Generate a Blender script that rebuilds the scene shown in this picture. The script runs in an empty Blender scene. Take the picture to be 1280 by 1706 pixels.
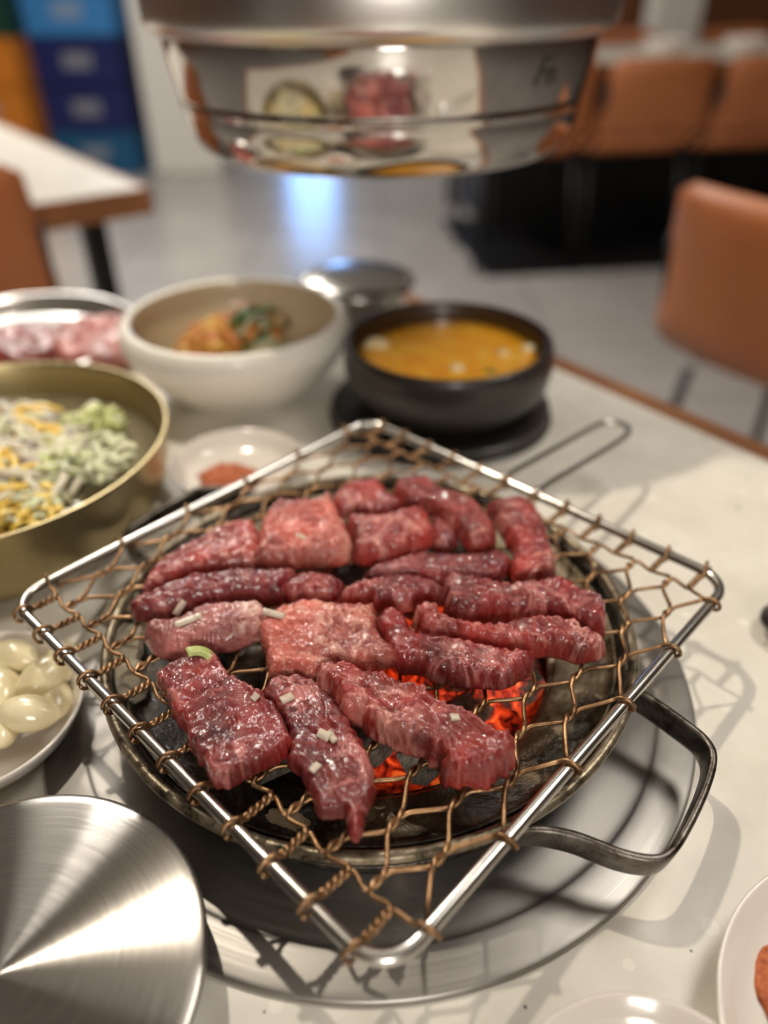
import bpy, bmesh, math, random
import numpy as np
from mathutils import Vector, Matrix, noise
from mathutils.geometry import delaunay_2d_cdt
from mathutils.bvhtree import BVHTree
S = bpy.context.scene
COL = S.collection
R = math.radians
PI = math.pi

# ---------------------------------------------------------------- camera, world, lights, exposure
# world units are metres; the table top is z=0, the grate frame is centred over (0,0,0.05)
CAM = Vector((0.0056, -0.2925, 0.3065)); PITCH = R(35.26); ROLL = R(-0.56); FPX = 1260.0
FWD = Vector((0, math.cos(PITCH), -math.sin(PITCH)))
UP0 = Vector((0, math.sin(PITCH), math.cos(PITCH))); RT0 = Vector((1, 0, 0))
RT = RT0 * math.cos(ROLL) + UP0 * math.sin(ROLL)
UP = -RT0 * math.sin(ROLL) + UP0 * math.cos(ROLL)
cd = bpy.data.cameras.new('camera'); cam = bpy.data.objects.new('camera', cd); COL.objects.link(cam)
m = Matrix((RT, UP, -FWD)).transposed().to_4x4(); m.translation = CAM; cam.matrix_world = m
cd.sensor_fit = 'VERTICAL'; cd.sensor_height = 36.0; cd.lens = FPX / 1706 * 36.0
cd.clip_start = 0.01; cd.clip_end = 60
cd.dof.use_dof = True; cd.dof.focus_distance = 0.318; cd.dof.aperture_fstop = cd.lens / 9.5
S.camera = cam

w = bpy.data.worlds.new('world'); S.world = w; w.use_nodes = True
w.node_tree.nodes['Background'].inputs[0].default_value = (1.0, 0.9, 0.78, 1)
w.node_tree.nodes['Background'].inputs[1].default_value = 0.15

S.view_settings.view_transform = 'Standard'; S.view_settings.look = 'None'
S.view_settings.gamma = 1.0; S.view_settings.exposure = 0.06
S.view_settings.use_curve_mapping = False

def lamp(kind, loc, energy, color, size, aim=None, **kw):
    l = bpy.data.lights.new('ceiling_spot' if kind == 'SPOT' else 'area_fill_light', kind)
    l.energy = energy; l.color = color
    if kind == 'AREA': l.shape = 'SQUARE'; l.size = size
    else: l.shadow_soft_size = size
    for k, v in kw.items(): setattr(l, k, v)
    o = bpy.data.objects.new(l.name, l); COL.objects.link(o); o.location = loc
    d = (Vector(aim) - Vector(loc)) if aim else Vector((0, 0, -1))
    o.rotation_euler = d.to_track_quat('-Z', 'Y').to_euler()
    return o
WARM = (1.0, 0.90, 0.75)
lamp('SPOT', (-0.42, 0.62, 1.50), 60, WARM, 0.022, aim=(0.18, 0.34, 0), spot_size=R(54), spot_blend=1.0)
lamp('AREA', (-0.75, 1.75, 1.75), 13, (1, .94, .86), 0.3)
lamp('AREA', (0.3, -2.7, 1.25), 30, (1, .94, .87), 0.6, aim=(0.0, 0.5, 0.0))  # low fill lamp added behind the camera to light the bowl fronts
lamp('AREA', (0.2, -1.3, 1.75), 7, (1, .94, .87), 0.6, aim=(0.2, -3.0, .4))  # added fill, turned to brighten the wall behind the camera
lamp('AREA', (1.05, 0.45, 1.75), 18, (1, .94, .86), 0.6)
lamp('AREA', (-1.3, 2.8, 1.75), 62, (1, .95, .88), 0.9)
lamp('AREA', (1.9, 4.6, 1.75), 4, (1, .93, .84), 0.9)
lamp('AREA', (-1.6, 6.2, 1.75), 64, (1, .96, .90), 0.9)

# ---------------------------------------------------------------- helpers
def P(px, py, z):
    """point on the horizontal plane z that the photo shows at (px, py)"""
    d = FWD + RT * ((px - 640) / FPX) - UP * ((py - 853) / FPX)
    return CAM + d * ((z - CAM.z) / d.z)

def tag(o, label=None, cat=None, group=None, kind=None):
    if label: o['label'] = label
    if cat: o['category'] = cat
    if group: o['group'] = group
    if kind: o['kind'] = kind
    return o

def thing(name, loc, label, cat, group=None, rz=0):
    o = bpy.data.objects.new(name, None); COL.objects.link(o); o.location = loc
    o.rotation_euler = (0, 0, rz); o.empty_display_size = .02
    return tag(o, label, cat, group)

def mesh(name, verts, faces, mat=None, parent=None, loc=None, smooth=True):
    me = bpy.data.meshes.new(name); me.from_pydata([tuple(v) for v in verts], [], faces)
    me.validate(); me.update()
    if smooth: me.polygons.foreach_set('use_smooth', [True] * len(me.polygons))
    if mat: me.materials.append(mat)
    o = bpy.data.objects.new(name, me); COL.objects.link(o)
    if parent: o.parent = parent
    if loc is not None: o.location = loc
    return o

def linkcopy(o, parent=None):
    c = o.copy(); COL.objects.link(c)
    if parent: c.parent = parent
    for k in list(o.children): linkcopy(k, c)
    return c

def lathe(prof, n=72, close=False):
    """profile [(r,z)...] revolved; r==0 ends become poles"""
    V, F, rings = [], [], []
    for r, z in prof:
        if r < 1e-6: rings.append([len(V)]); V.append((0, 0, z))
        else:
            b = len(V); rings.append(list(range(b, b + n)))
            for i in range(n):
                a = 2 * PI * i / n; V.append((r * math.cos(a), r * math.sin(a), z))
    prs = list(zip(rings, rings[1:]))
    if close: prs.append((rings[-1], rings[0]))
    for A, B in prs:
        for i in range(n):
            j = (i + 1) % n
            if len(A) == 1 and len(B) == 1: continue
            if len(A) == 1: F.append((A[0], B[j], B[i]))
            elif len(B) == 1: F.append((A[i], A[j], B[0]))
            else: F.append((A[i], A[j], B[j], B[i]))
    return V, F

def smoothprof(pts, k=4):
    """Catmull-Rom through profile points"""
    out = []
    n = len(pts)
    for i in range(n - 1):
        p0 = pts[max(i - 1, 0)]; p1 = pts[i]; p2 = pts[i + 1]; p3 = pts[min(i + 2, n - 1)]
        for s in range(k):
            t = s / k
            out.append(tuple(0.5 * (2 * b + (c - a) * t + (2 * a - 5 * b + 4 * c - d) * t * t + (-a + 3 * b - 3 * c + d) * t ** 3)
                             for a, b, c, d in zip(p0, p1, p2, p3)))
    out.append(tuple(pts[-1]))
    return out

def tube(path, rad, n=8, closed=False, caps=True, section=None, upvec=None):
    """sweep a circle (or a 2D section) along a path"""
    path = [Vector(p) for p in path]; V, F = [], []; N = len(path)
    T = []
    for i in range(N):
        a = path[(i - 1) % N] if closed or i > 0 else path[0]
        b = path[(i + 1) % N] if closed or i < N - 1 else path[-1]
        T.append((b - a).normalized())
    ref = Vector(upvec) if upvec else Vector((0, 0, 1))
    if abs(T[0].dot(ref)) > .95 and not upvec: ref = Vector((1, 0, 0))
    nv = (ref - T[0] * ref.dot(T[0])).normalized()
    for i in range(N):
        if upvec: nv = (ref - T[i] * ref.dot(T[i])).normalized()
        else: nv = (nv - T[i] * nv.dot(T[i])).normalized()
        bv = T[i].cross(nv)
        r = rad[i] if isinstance(rad, (list, tuple)) else rad
        sec = section or [(math.cos(2 * PI * k / n), math.sin(2 * PI * k / n)) for k in range(n)]
        sc = 1 if section else r
        for x, y in sec: V.append(path[i] + (bv * x + nv * y) * sc)
    m_ = len(section) if section else n
    for i in range(N if closed else N - 1):
        a = i * m_; b = ((i + 1) % N) * m_
        for k in range(m_):
            l = (k + 1) % m_; F.append((a + k, a + l, b + l, b + k))
    if caps and not closed:
        F.append(tuple(range(m_ - 1, -1, -1))); F.append(tuple((N - 1) * m_ + k for k in range(m_)))
    return V, F

def box(x0, x1, y0, y1, z0, z1, bev=0.0, seg=2):
    bm = bmesh.new(); bmesh.ops.create_cube(bm, size=1)
    for v in bm.verts:
        v.co = Vector(((x0 + x1) / 2 + v.co.x * (x1 - x0), (y0 + y1) / 2 + v.co.y * (y1 - y0), (z0 + z1) / 2 + v.co.z * (z1 - z0)))
    if bev: bmesh.ops.bevel(bm, geom=bm.edges[:], offset=bev, segments=seg, affect='EDGES', profile=.5)
    V = [v.co.copy() for v in bm.verts]; bm.verts.index_update()
    F = [tuple(v.index for v in f.verts) for f in bm.faces]; bm.free()
    return V, F

def join(*vf):
    V, F = [], []
    for v, f in vf:
        b = len(V); V += list(v); F += [tuple(i + b for i in q) for q in f]
    return V, F

def shift(vf, d=(0, 0, 0), rz=0, s=1):
    M = Matrix.Translation(d) @ Matrix.Rotation(rz, 4, 'Z') @ Matrix.Scale(s, 4)
    return [M @ Vector(v) for v in vf[0]], vf[1]

def prism(poly, z0, z1, bev=0):
    bm = bmesh.new(); vs = [bm.verts.new((p[0], p[1], z0)) for p in poly]; f = bm.faces.new(vs)
    e = bmesh.ops.extrude_face_region(bm, geom=[f])
    for v in e['geom']:
        if isinstance(v, bmesh.types.BMVert): v.co.z = z1
    bmesh.ops.recalc_face_normals(bm, faces=bm.faces[:])
    if bev: bmesh.ops.bevel(bm, geom=bm.edges[:], offset=bev, segments=2, affect='EDGES')
    bm.verts.index_update()
    V = [v.co.copy() for v in bm.verts]; F = [tuple(v.index for v in f.verts) for f in bm.faces]; bm.free()
    return V, F

# ---------------------------------------------------------------- materials
class N:
    def __init__(s, name):
        s.m = bpy.data.materials.new(name); s.m.use_nodes = True; s.t = s.m.node_tree
        s.b = s.t.nodes['Principled BSDF']; s._c = None
    def n(s, typ, **kw):
        x = s.t.nodes.new(typ)
        for k, v in kw.items():
            if k.startswith('i_'):
                key = k[2:].replace('_', ' ')
                x.inputs[key if key in x.inputs else int(key)].default_value = v
            else: setattr(x, k, v)
        return x
    def l(s, a, b): s.t.links.new(a, b)
    def set(s, **kw):
        for k, v in kw.items(): s.b.inputs[k.replace('_', ' ')].default_value = v if not (isinstance(v, tuple) and len(v) == 3 and 'Color' in k) else (*v, 1)
        return s
    def coord(s, scale=(1, 1, 1), rnd=True, loc=(0, 0, 0)):
        tc = s.n('ShaderNodeTexCoord'); mp = s.n('ShaderNodeMapping'); mp.inputs['Scale'].default_value = scale
        mp.inputs['Location'].default_value = loc
        if rnd:
            oi = s.n('ShaderNodeObjectInfo'); ad = s.n('ShaderNodeVectorMath', operation='MULTIPLY_ADD')
            s.l(oi.outputs['Random'], ad.inputs[0]); ad.inputs[1].default_value = (7.3, 3.1, 5.7)
            s.l(tc.outputs['Object'], ad.inputs[2]); s.l(ad.outputs[0], mp.inputs[0])
        else: s.l(tc.outputs['Object'], mp.inputs[0])
        return mp.outputs[0]
    def noise(s, co, scale, detail=4, rough=.55, dist=0):
        x = s.n('ShaderNodeTexNoise', i_Scale=scale, i_Detail=detail, i_Roughness=rough, i_Distortion=dist); s.l(co, x.inputs['Vector'])
        return x.outputs['Fac']
    def voro(s, co, scale, feature='F1', out='Distance', rand=1.0):
        x = s.n('ShaderNodeTexVoronoi', feature=feature); x.inputs['Scale'].default_value = scale
        x.inputs['Randomness'].default_value = rand; s.l(co, x.inputs['Vector'])
        return x.outputs[out]
    def ramp(s, fac, stops, interp='LINEAR'):
        x = s.n('ShaderNodeValToRGB'); x.color_ramp.interpolation = interp; e = x.color_ramp.elements
        while len(e) < len(stops): e.new(.5)
        for i, (p, c) in enumerate(stops):
            e[i].position = p; e[i].color = (*c, 1) if isinstance(c, tuple) else (c, c, c, 1)
        s.l(fac, x.inputs[0]); return x.outputs[0]
    def mix(s, fac, a, b, mode='MIX'):
        x = s.n('ShaderNodeMix', data_type='RGBA', blend_type=mode)
        for sock, v in ((x.inputs[0], fac), (x.inputs[6], a), (x.inputs[7], b)):
            if isinstance(v, (int, float)): sock.default_value = v
            elif isinstance(v, tuple): sock.default_value = (*v, 1)
            else: s.l(v, sock)
        return x.outputs[2]
    def math(s, op, a, b=0.0, c=0.0):
        x = s.n('ShaderNodeMath', operation=op)
        for i, v in enumerate((a, b, c)):
            if isinstance(v, (int, float)): x.inputs[i].default_value = v
            else: s.l(v, x.inputs[i])
        return x.outputs[0]
    def bump(s, h, dist, strength=1.0, prev=None):
        x = s.n('ShaderNodeBump'); x.inputs['Distance'].default_value = dist; x.inputs['Strength'].default_value = strength
        s.l(h, x.inputs['Height'])
        if prev: s.l(prev, x.inputs['Normal'])
        s.l(x.outputs[0], s.b.inputs['Normal']); s.l(x.outputs[0], s.b.inputs['Coat Normal']); return x.outputs[0]
    def to(s, sock, out): s.l(out, s.b.inputs[sock])

def plain(name, col, rough=.5, metal=0.0, **kw):
    n = N(name); n.set(Base_Color=col, Roughness=rough, Metallic=metal, **kw)
    co = n.coord(); f = n.noise(co, 60, 3)
    n.to('Base Color', n.mix(n.ramp(f, [(.3, 0.0), (.7, 1.0)]), tuple(c * .9 for c in col), tuple(min(1, c * 1.06) for c in col)))
    return n.m

def m_meat(name, deep, mid, fat, fatamt=.5, fib=(1, 1, .25), gloss=.26, grain=1.0):
    n = N(name); co = n.coord(fib); iso = n.coord()
    f1 = n.noise(co, 60, 6, .62, .8); base = n.ramp(f1, [(.34, deep), (.52, mid), (.70, tuple(min(1, c * 1.25) for c in mid))])
    blot = n.ramp(n.noise(iso, 34, 3, .5), [(.36, .50), (.62, 1.0)])
    base = n.mix(1.0, base, blot, 'MULTIPLY')
    f2 = n.noise(co, 46, 3, .55, 1.1)
    vein = n.math('ABSOLUTE', n.math('SUBTRACT', f2, .5))
    msk = n.ramp(vein, [(0.0, 1.0), (.035 + .05 * fatamt, .0)])
    big = n.ramp(n.noise(iso, 30, 3, .5), [(.46, 0.0), (.60, 1.0)])
    msk = n.math('MULTIPLY', n.math('MULTIPLY', msk, big), .35 + .65 * fatamt)
    c = n.mix(msk, base, fat)
    st = n.coord((fib[0] * 1.0, fib[1] * 1.0, fib[2] * .35))
    fine = n.noise(st, 520, 4, .6)
    c = n.mix(n.ramp(fine, [(.46, .0), (.75, .16)]), c, fat)
    n.to('Base Color', c)
    n.set(Roughness=gloss, Subsurface_Weight=.06, Subsurface_Scale=.0025, Coat_Weight=.8, Coat_Roughness=.055, Coat_IOR=1.5)
    n.b.inputs['Subsurface Radius'].default_value = (1, .25, .15); n.b.inputs['Specular IOR Level'].default_value = .45
    r = n.ramp(n.noise(iso, 160, 3), [(.35, gloss), (.7, gloss * 2.2)]); n.to('Roughness', r)
    b = n.bump(n.noise(co, 130, 6, .65, .6), .0026 * grain, .8)
    b = n.bump(fine, .00022, .8, b)
    b = n.bump(n.noise(iso, 520, 3, .6), .00055 * grain, .9, b)
    cb = n.n('ShaderNodeBump'); cb.inputs['Distance'].default_value = .0011 * grain; cb.inputs['Strength'].default_value = .8
    n.l(n.noise(iso, 230, 3, .55, .3), cb.inputs['Height']); n.l(cb.outputs[0], n.b.inputs['Coat Normal'])
    return n.m
MEAT = dict(
    deep=m_meat('deep_red_meat', (.115, .005, .008), (.29, .019, .017), (.66, .24, .21), .6),
    dark=m_meat('dark_red_meat', (.11, .007, .012), (.24, .016, .018), (.58, .20, .18), .35),
    mid=m_meat('red_meat', (.20, .012, .015), (.41, .038, .029), (.74, .32, .26), .65),
    pink=m_meat('pink_meat', (.47, .062, .045), (.68, .15, .105), (.84, .44, .34), .55, (1, 1, 1), .22, 1.5),
    pale=m_meat('pale_meat', (.36, .05, .05), (.58, .17, .15), (.80, .52, .43), 1.1, (.35, 1, 1), .25),
)

def m_wire():
    n = N('copper_wire'); co = n.coord(rnd=False)
    c = n.ramp(n.noise(co, 90, 4, .6), [(.32, (.12, .060, .028)), (.52, (.33, .19, .095)), (.75, (.52, .33, .18))])
    n.to('Base Color', c); n.set(Metallic=.92, Roughness=.36)
    n.to('Roughness', n.ramp(n.noise(co, 200, 3), [(.3, .26), (.7, .5)]))
    n.bump(n.noise(co, 900, 3), .0002, .5); return n.m
def m_rod():
    n = N('polished_steel_rod'); co = n.coord(rnd=False)
    n.set(Metallic=1.0, Roughness=.22)
    n.to('Base Color', n.ramp(n.noise(co, 30, 3), [(.3, (.50, .48, .44)), (.7, (.66, .64, .60))]))
    return n.m
def m_brushed(name, col=(.60, .57, .53), rough=.3, aniso=.75, rings=900.0, rot=0.25, var=.93):
    n = N(name); co = n.coord(rnd=False)
    n.set(Metallic=1.0, Roughness=rough, Anisotropic=aniso, Anisotropic_Rotation=rot)
    tg = n.n('ShaderNodeTangent', direction_type='RADIAL', axis='Z'); n.l(tg.outputs[0], n.b.inputs['Tangent'])
    sep = n.n('ShaderNodeSeparateXYZ'); n.l(co, sep.inputs[0])
    r = n.math('SQRT', n.math('ADD', n.math('MULTIPLY', sep.outputs[0], sep.outputs[0]), n.math('MULTIPLY', sep.outputs[1], sep.outputs[1])))
    an = n.math('ARCTAN2', sep.outputs[1], sep.outputs[0])
    cb = n.n('ShaderNodeCombineXYZ'); n.l(n.math('MULTIPLY', r, rings), cb.inputs[0]); n.l(n.math('MULTIPLY', an, 1.2), cb.inputs[1])
    st = n.noise(cb.outputs[0], 1.0, 4, .7)
    n.to('Base Color', n.mix(n.ramp(st, [(.3, 0.0), (.7, 1.0)]), tuple(c * var for c in col), col))
    n.to('Roughness', n.ramp(st, [(.3, rough * .92), (.7, rough * 1.15)]))
    return n.m
def m_brazier():
    n = N('blackened_iron'); co = n.coord(rnd=False)
    f = n.noise(co, 60, 6, .65, .4)
    n.to('Base Color', n.ramp(f, [(.38, (.012, .010, .008)), (.55, (.05, .040, .030)), (.72, (.20, .16, .11))]))
    n.to('Roughness', n.ramp(n.noise(co, 90, 4), [(.35, .14), (.65, .5)])); n.set(Metallic=.55)
    n.bump(n.noise(co, 400, 4), .0005, .6); return n.m
def m_rim():
    n = N('worn_steel_rim'); co = n.coord(rnd=False)
    f = n.noise(co, 70, 6, .7, .3)
    n.to('Base Color', n.ramp(f, [(.36, (.03, .025, .02)), (.48, (.26, .21, .14)), (.7, (.48, .42, .32))]))
    n.set(Metallic=.8, Roughness=.36); n.bump(n.noise(co, 500, 4), .0004, .6); return n.m
def m_ledge():
    n = N('ash_stained_ledge'); co = n.coord(rnd=False)
    sep = n.n('ShaderNodeSeparateXYZ'); n.l(co, sep.inputs[0])
    f = n.noise(co, 34, 5, .6, .5)
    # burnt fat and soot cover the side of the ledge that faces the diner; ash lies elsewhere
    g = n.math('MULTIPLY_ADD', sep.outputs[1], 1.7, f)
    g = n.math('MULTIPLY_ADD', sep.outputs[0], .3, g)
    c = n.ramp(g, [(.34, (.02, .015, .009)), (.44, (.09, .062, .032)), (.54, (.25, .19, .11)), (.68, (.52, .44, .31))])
    n.to('Base Color', c)
    n.to('Roughness', n.ramp(g, [(.4, .12), (.7, .75)])); n.set(Metallic=.15)
    n.bump(n.noise(co, 260, 5, .6), .0016, .8); return n.m
def m_coal(glow):
    n = N('glowing_charcoal' if glow else 'charcoal'); co = n.coord((1, 1, .5))
    f = n.noise(co, 80, 6, .65, .4)
    n.to('Base Color', n.ramp(f, [(.34, (.05, .044, .037)), (.50, (.20, .175, .14)), (.68, (.48, .42, .33))]))
    n.set(Roughness=.8); n.bump(n.noise(co, 260, 5, .65), .0035, 1.0)
    if glow:
        g = n.noise(co, 95, 5, .6, .9)
        n.to('Emission Color', n.ramp(g, [(.44, (.45, .010, .003)), (.56, (1, .045, .008)), (.70, (1, .19, .03))]))
        n.to('Emission Strength', n.ramp(g, [(.42, 0.0), (.56, .55), (.72, 1.8)]))
    return n.m
def m_ember():
    n = N('ember_bed'); co = n.coord(rnd=False)
    g = n.noise(co, 120, 5, .6, .9)
    n.to('Base Color', n.ramp(g, [(.3, (.01, .009, .008)), (.7, (.10, .08, .06))]))
    d = n.n('ShaderNodeVectorMath', operation='DISTANCE'); n.l(co, d.inputs[0]); d.inputs[1].default_value = (.022, -.022, 0)
    m_ = n.ramp(d.outputs['Value'], [(.040, 1.0), (.068, 0.0)])
    n.to('Emission Color', n.ramp(g, [(.40, (.6, .012, .003)), (.56, (1, .06, .008)), (.72, (1, .24, .035))]))
    n.to('Emission Strength', n.math('MULTIPLY', m_, n.ramp(g, [(.38, .05), (.62, 1.5)])))
    n.set(Roughness=.9); n.bump(g, .004, 1); return n.m
def m_stone():
    n = N('speckled_cream_stone'); co = n.coord(rnd=False)
    base = n.ramp(n.noise(co, 22, 5, .6), [(.3, (.67, .625, .54)), (.7, (.81, .77, .685))])
    d = n.voro(co, 105); cr = n.n('ShaderNodeTexVoronoi'); cr.inputs['Scale'].default_value = 105; n.l(co, cr.inputs['Vector'])
    sp = n.n('ShaderNodeSeparateColor'); n.l(cr.outputs['Color'], sp.inputs[0])
    rim = n.math('MULTIPLY', n.math('POWER', sp.outputs[1], 3.0), .17)
    blk = n.math('MULTIPLY', n.math('LESS_THAN', d, n.math('ADD', rim, .015)), n.math('GREATER_THAN', sp.outputs[0], .62))
    c = n.mix(n.math('MULTIPLY', blk, .8), base, (.07, .06, .05))
    d2 = n.voro(co, 60); cr2 = n.n('ShaderNodeTexVoronoi'); cr2.inputs['Scale'].default_value = 60; n.l(co, cr2.inputs['Vector'])
    s2 = n.n('ShaderNodeSeparateColor'); n.l(cr2.outputs['Color'], s2.inputs[0])
    wh = n.math('MULTIPLY', n.math('LESS_THAN', d2, .22), n.math('GREATER_THAN', s2.outputs[0], .78))
    c = n.mix(n.math('MULTIPLY', wh, .5), c, (.90, .87, .78)); n.to('Base Color', c)
    n.set(Roughness=.32); return n.m
def m_wood(name='brown_wood', a=(.20, .075, .025), b=(.36, .15, .055)):
    n = N(name); co = n.coord((1, 1, 6)); n.to('Base Color', n.ramp(n.noise(co, 8, 5, .6, 1), [(.3, a), (.7, b)])); n.set(Roughness=.4); return n.m
def m_ceramic(name, col, rough=.16):
    n = N(name); co = n.coord()
    n.to('Base Color', n.mix(n.noise(co, 25, 3), tuple(c * .94 for c in col), col)); n.set(Roughness=rough, Coat_Weight=.3); n.bump(n.noise(co, 60, 2), .0003, .2); return n.m
def m_leather():
    n = N('tan_leather'); co = n.coord(); n.to('Base Color', n.ramp(n.noise(co, 5, 4), [(.3, (.40, .125, .04)), (.7, (.52, .18, .065))]))
    n.set(Roughness=.42); n.bump(n.noise(co, 160, 4), .001, .4); return n.m
def m_stew():
    n = N('orange_stew'); co = n.coord(rnd=False)
    n.to('Base Color', n.ramp(n.noise(co, 55, 5, .6, .6), [(.3, (.86, .30, .012)), (.55, (.98, .46, .02)), (.75, (1.0, .62, .10))]))
    n.set(Roughness=.12, Coat_Weight=.5); n.bump(n.noise(co, 120, 4), .003, .6); return n.m
def m_floor():
    n = N('grey_polished_floor'); co = n.coord(rnd=False)
    c = n.ramp(n.noise(co, 3, 5, .6), [(.3, (.33, .31, .29)), (.7, (.43, .405, .38))])
    br = n.n('ShaderNodeTexBrick'); br.offset = 0; n.l(co, br.inputs['Vector']); br.inputs['Scale'].default_value = 1
    br.inputs['Brick Width'].default_value = .6; br.inputs['Row Height'].default_value = .6; br.inputs['Mortar Size'].default_value = .004
    br.inputs['Mortar Smooth'].default_value = .2
    n.to('Base Color', n.mix(br.outputs['Fac'], c, (.16, .15, .14))); n.set(Roughness=.22); return n.m
def m_brass():
    n = N('brushed_brass'); co = n.coord((1, 1, 9), rnd=False)
    f = n.noise(co, 90, 4, .6); n.to('Base Color', n.mix(f, (.36, .28, .13), (.56, .47, .27))); n.set(Metallic=.95, Roughness=.36)
    n.to('Roughness', n.ramp(f, [(.3, .28), (.7, .46)])); return n.m
def m_powder():
    n = N('red_pepper_paste'); co = n.coord(); n.to('Base Color', n.ramp(n.noise(co, 420, 4), [(.3, (.30, .055, .012)), (.7, (.62, .17, .05))]))
    n.set(Roughness=.6); n.bump(n.noise(co, 500, 3), .0015, .8); return n.m
def m_veg(name, a, b, rough=.35, sc=90):
    n = N(name); co = n.coord(); n.to('Base Color', n.ramp(n.noise(co, sc, 4), [(.3, a), (.7, b)])); n.set(Roughness=rough, Subsurface_Weight=.15, Subsurface_Scale=.004)
    n.bump(n.noise(co, 200, 3), .0008, .5); return n.m

WIRE = m_wire(); ROD = m_rod(); BRUSH = m_brushed('brushed_steel_plate', (.37, .35, .325), .40, .5, 500)
LIDM = m_brushed('spun_steel_lid', (.42, .395, .365), .20, 1.0, 1500, .25, .70)
HOODM = N('polished_steel_hood').set(Base_Color=(.62, .59, .555), Metallic=1.0, Roughness=.09).m
FLANGE = N('satin_steel_flange').set(Base_Color=(.86, .84, .81), Metallic=1.0, Roughness=.30).m
STEEL = N('steel').set(Base_Color=(.58, .56, .53), Metallic=1.0, Roughness=.2).m
DARKSTEEL = m_rim(); IRON = m_brazier(); LEDGE = m_ledge()
def m_strap():
    n = N('scorched_steel_strap'); co = n.coord(rnd=False)
    n.to('Base Color', n.ramp(n.noise(co, 75, 6, .65, .5), [(.36, (.03, .02, .014)), (.50, (.14, .12, .10)), (.70, (.27, .245, .22))]))
    n.set(Metallic=.9, Roughness=.34); n.bump(n.noise(co, 500, 4), .0003, .6); return n.m
STRAP = m_strap()
COAL = m_coal(False); COALG = m_coal(True); EMBER = m_ember(); STONE = m_stone(); WOOD = m_wood()
WHITE = m_ceramic('white_ceramic', (.76, .70, .63)); OFFW = m_ceramic('ivory_stoneware', (.92, .88, .78), .45)
OFFIN = m_ceramic('beige_glaze', (.58, .46, .29), .5)
BLACKC = m_ceramic('black_stoneware', (.022, .017, .014), .4); BLACKIN = m_ceramic('brown_black_glaze', (.05, .024, .010), .35)
LEATHER = m_leather(); BLACKM = plain('black_metal', (.012, .012, .013), .4, .3); STEW = m_stew(); FLOOR = m_floor(); BRASS = m_brass()
POWDER = m_powder(); WALLM = plain('warm_white_wall', (.74, .71, .65), .7); CEILM = plain('ceiling_paint', (.7, .68, .64), .8)

# ---------------------------------------------------------------- the setting: floor, walls, ceiling
def struct(o): o['kind'] = 'structure'; return o
FZ = -0.75
struct(mesh('floor', *box(-5, 6, -3, 13, FZ - .1, FZ), FLOOR, smooth=False))
struct(mesh('ceiling', *box(-5, 6, -3, 13, 1.9, 2.0), CEILM, smooth=False))
struct(mesh('wall_left', *box(-5.1, -5, -3, 13, FZ, 1.9), m_wood('left_wall_wood', (.10, .045, .02), (.2, .09, .04)), smooth=False))
struct(mesh('wall_right', *box(6, 6.1, -3, 13, FZ, 1.9), m_wood('wall_wood', (.16, .06, .02), (.30, .12, .045)), smooth=False))
struct(mesh('wall_back', *box(-5.1, 6.1, 13, 13.1, FZ, 1.9), WALLM, smooth=False))
struct(mesh('wall_front', *box(-5.1, 6.1, -3.1, -3, FZ, 1.9), WALLM, smooth=False))
def m_glass():
    n = N('daylight_window_pane'); n.set(Base_Color=(.1, .1, .1), Roughness=.1)
    n.b.inputs['Emission Color'].default_value = (.24, .48, 1.0, 1); n.b.inputs['Emission Strength'].default_value = 9.0; return n.m
wx = -1.12
wn = struct(mesh('window_1', *join(box(wx - .45, wx - .38, 12.9, 13, .25, 1.8), box(wx + .38, wx + .45, 12.9, 13, .25, 1.8),
        box(wx - .45, wx + .45, 12.9, 13, .17, .27), box(wx - .45, wx + .45, 12.9, 13, 1.78, 1.88)), BLACKM, smooth=False))
mesh('pane', *box(wx - .38, wx + .38, 12.94, 12.96, .27, 1.78), m_glass(), wn, smooth=False)

PW = m_wood('reflection_wood_panel', (.09, .035, .014), (.20, .08, .03))  # unseen panels added to put brown and dark bands into the hood's reflection
for i, (a, b) in enumerate([(-2.7, -1.7), (-1.3, -.9), (.10, .32)]):
    struct(mesh('trim_%d' % (3 + i), *box(a, b, -3, -2.93, FZ, 1.7, .004), PW if i != 2 else LEATHER, smooth=False))
struct(mesh('trim_7', *box(-1.5, -1.3, -3, -2.90, FZ, 1.9, .004), BLACKM, smooth=False))  # unseen black post, added for the same reflection
# ---------------------------------------------------------------- our table
DV = Vector((.603, -.798, 0)); NV = Vector((.798, .603, 0))
e0 = Vector((.1711, .3951, 0))
e0 = e0 + NV * .012
c1 = e0 - DV * .325; c0 = e0 + DV * 1.3
far = [c1, c1 - NV * .16, c1 - NV * .90]
tb = thing('grill_table', (0.0, 0.0, FZ), 'cream speckled stone dining table with brown wood edge carrying the charcoal grill', 'table')
poly = [c0, *[p for p in far], c0 - NV * .90]
zz = -FZ
cen = sum((Vector(p) for p in poly), Vector()) / len(poly)
def inset(poly, d):
    out = []; n = len(poly)
    for i in range(n):
        a, b, c = Vector(poly[i - 1]), Vector(poly[i]), Vector(poly[(i + 1) % n])
        u = (b - a).normalized(); v = (c - b).normalized()
        nu = Vector((-u.y, u.x, 0)); nw = Vector((-v.y, v.x, 0))
        if nu.dot(cen - b) < 0: nu = -nu
        if nw.dot(cen - b) < 0: nw = -nw
        k = (nu + nw).normalized(); out.append(b + k * (d / max(.3, k.dot(nu))))
    return out
inn = inset(poly, .023)
mesh('tabletop', *prism(inn, zz - .035, zz, .0006), STONE, tb, smooth=False)
for i in range(len(poly)):
    j = (i + 1) % len(poly)
    mesh('wooden_edge', *prism([poly[i], poly[j], inn[j] + (poly[j] - inn[j]) * .02, inn[i] + (poly[i] - inn[i]) * .02], zz - .037, zz - .0005), WOOD, tb, smooth=False)
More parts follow.
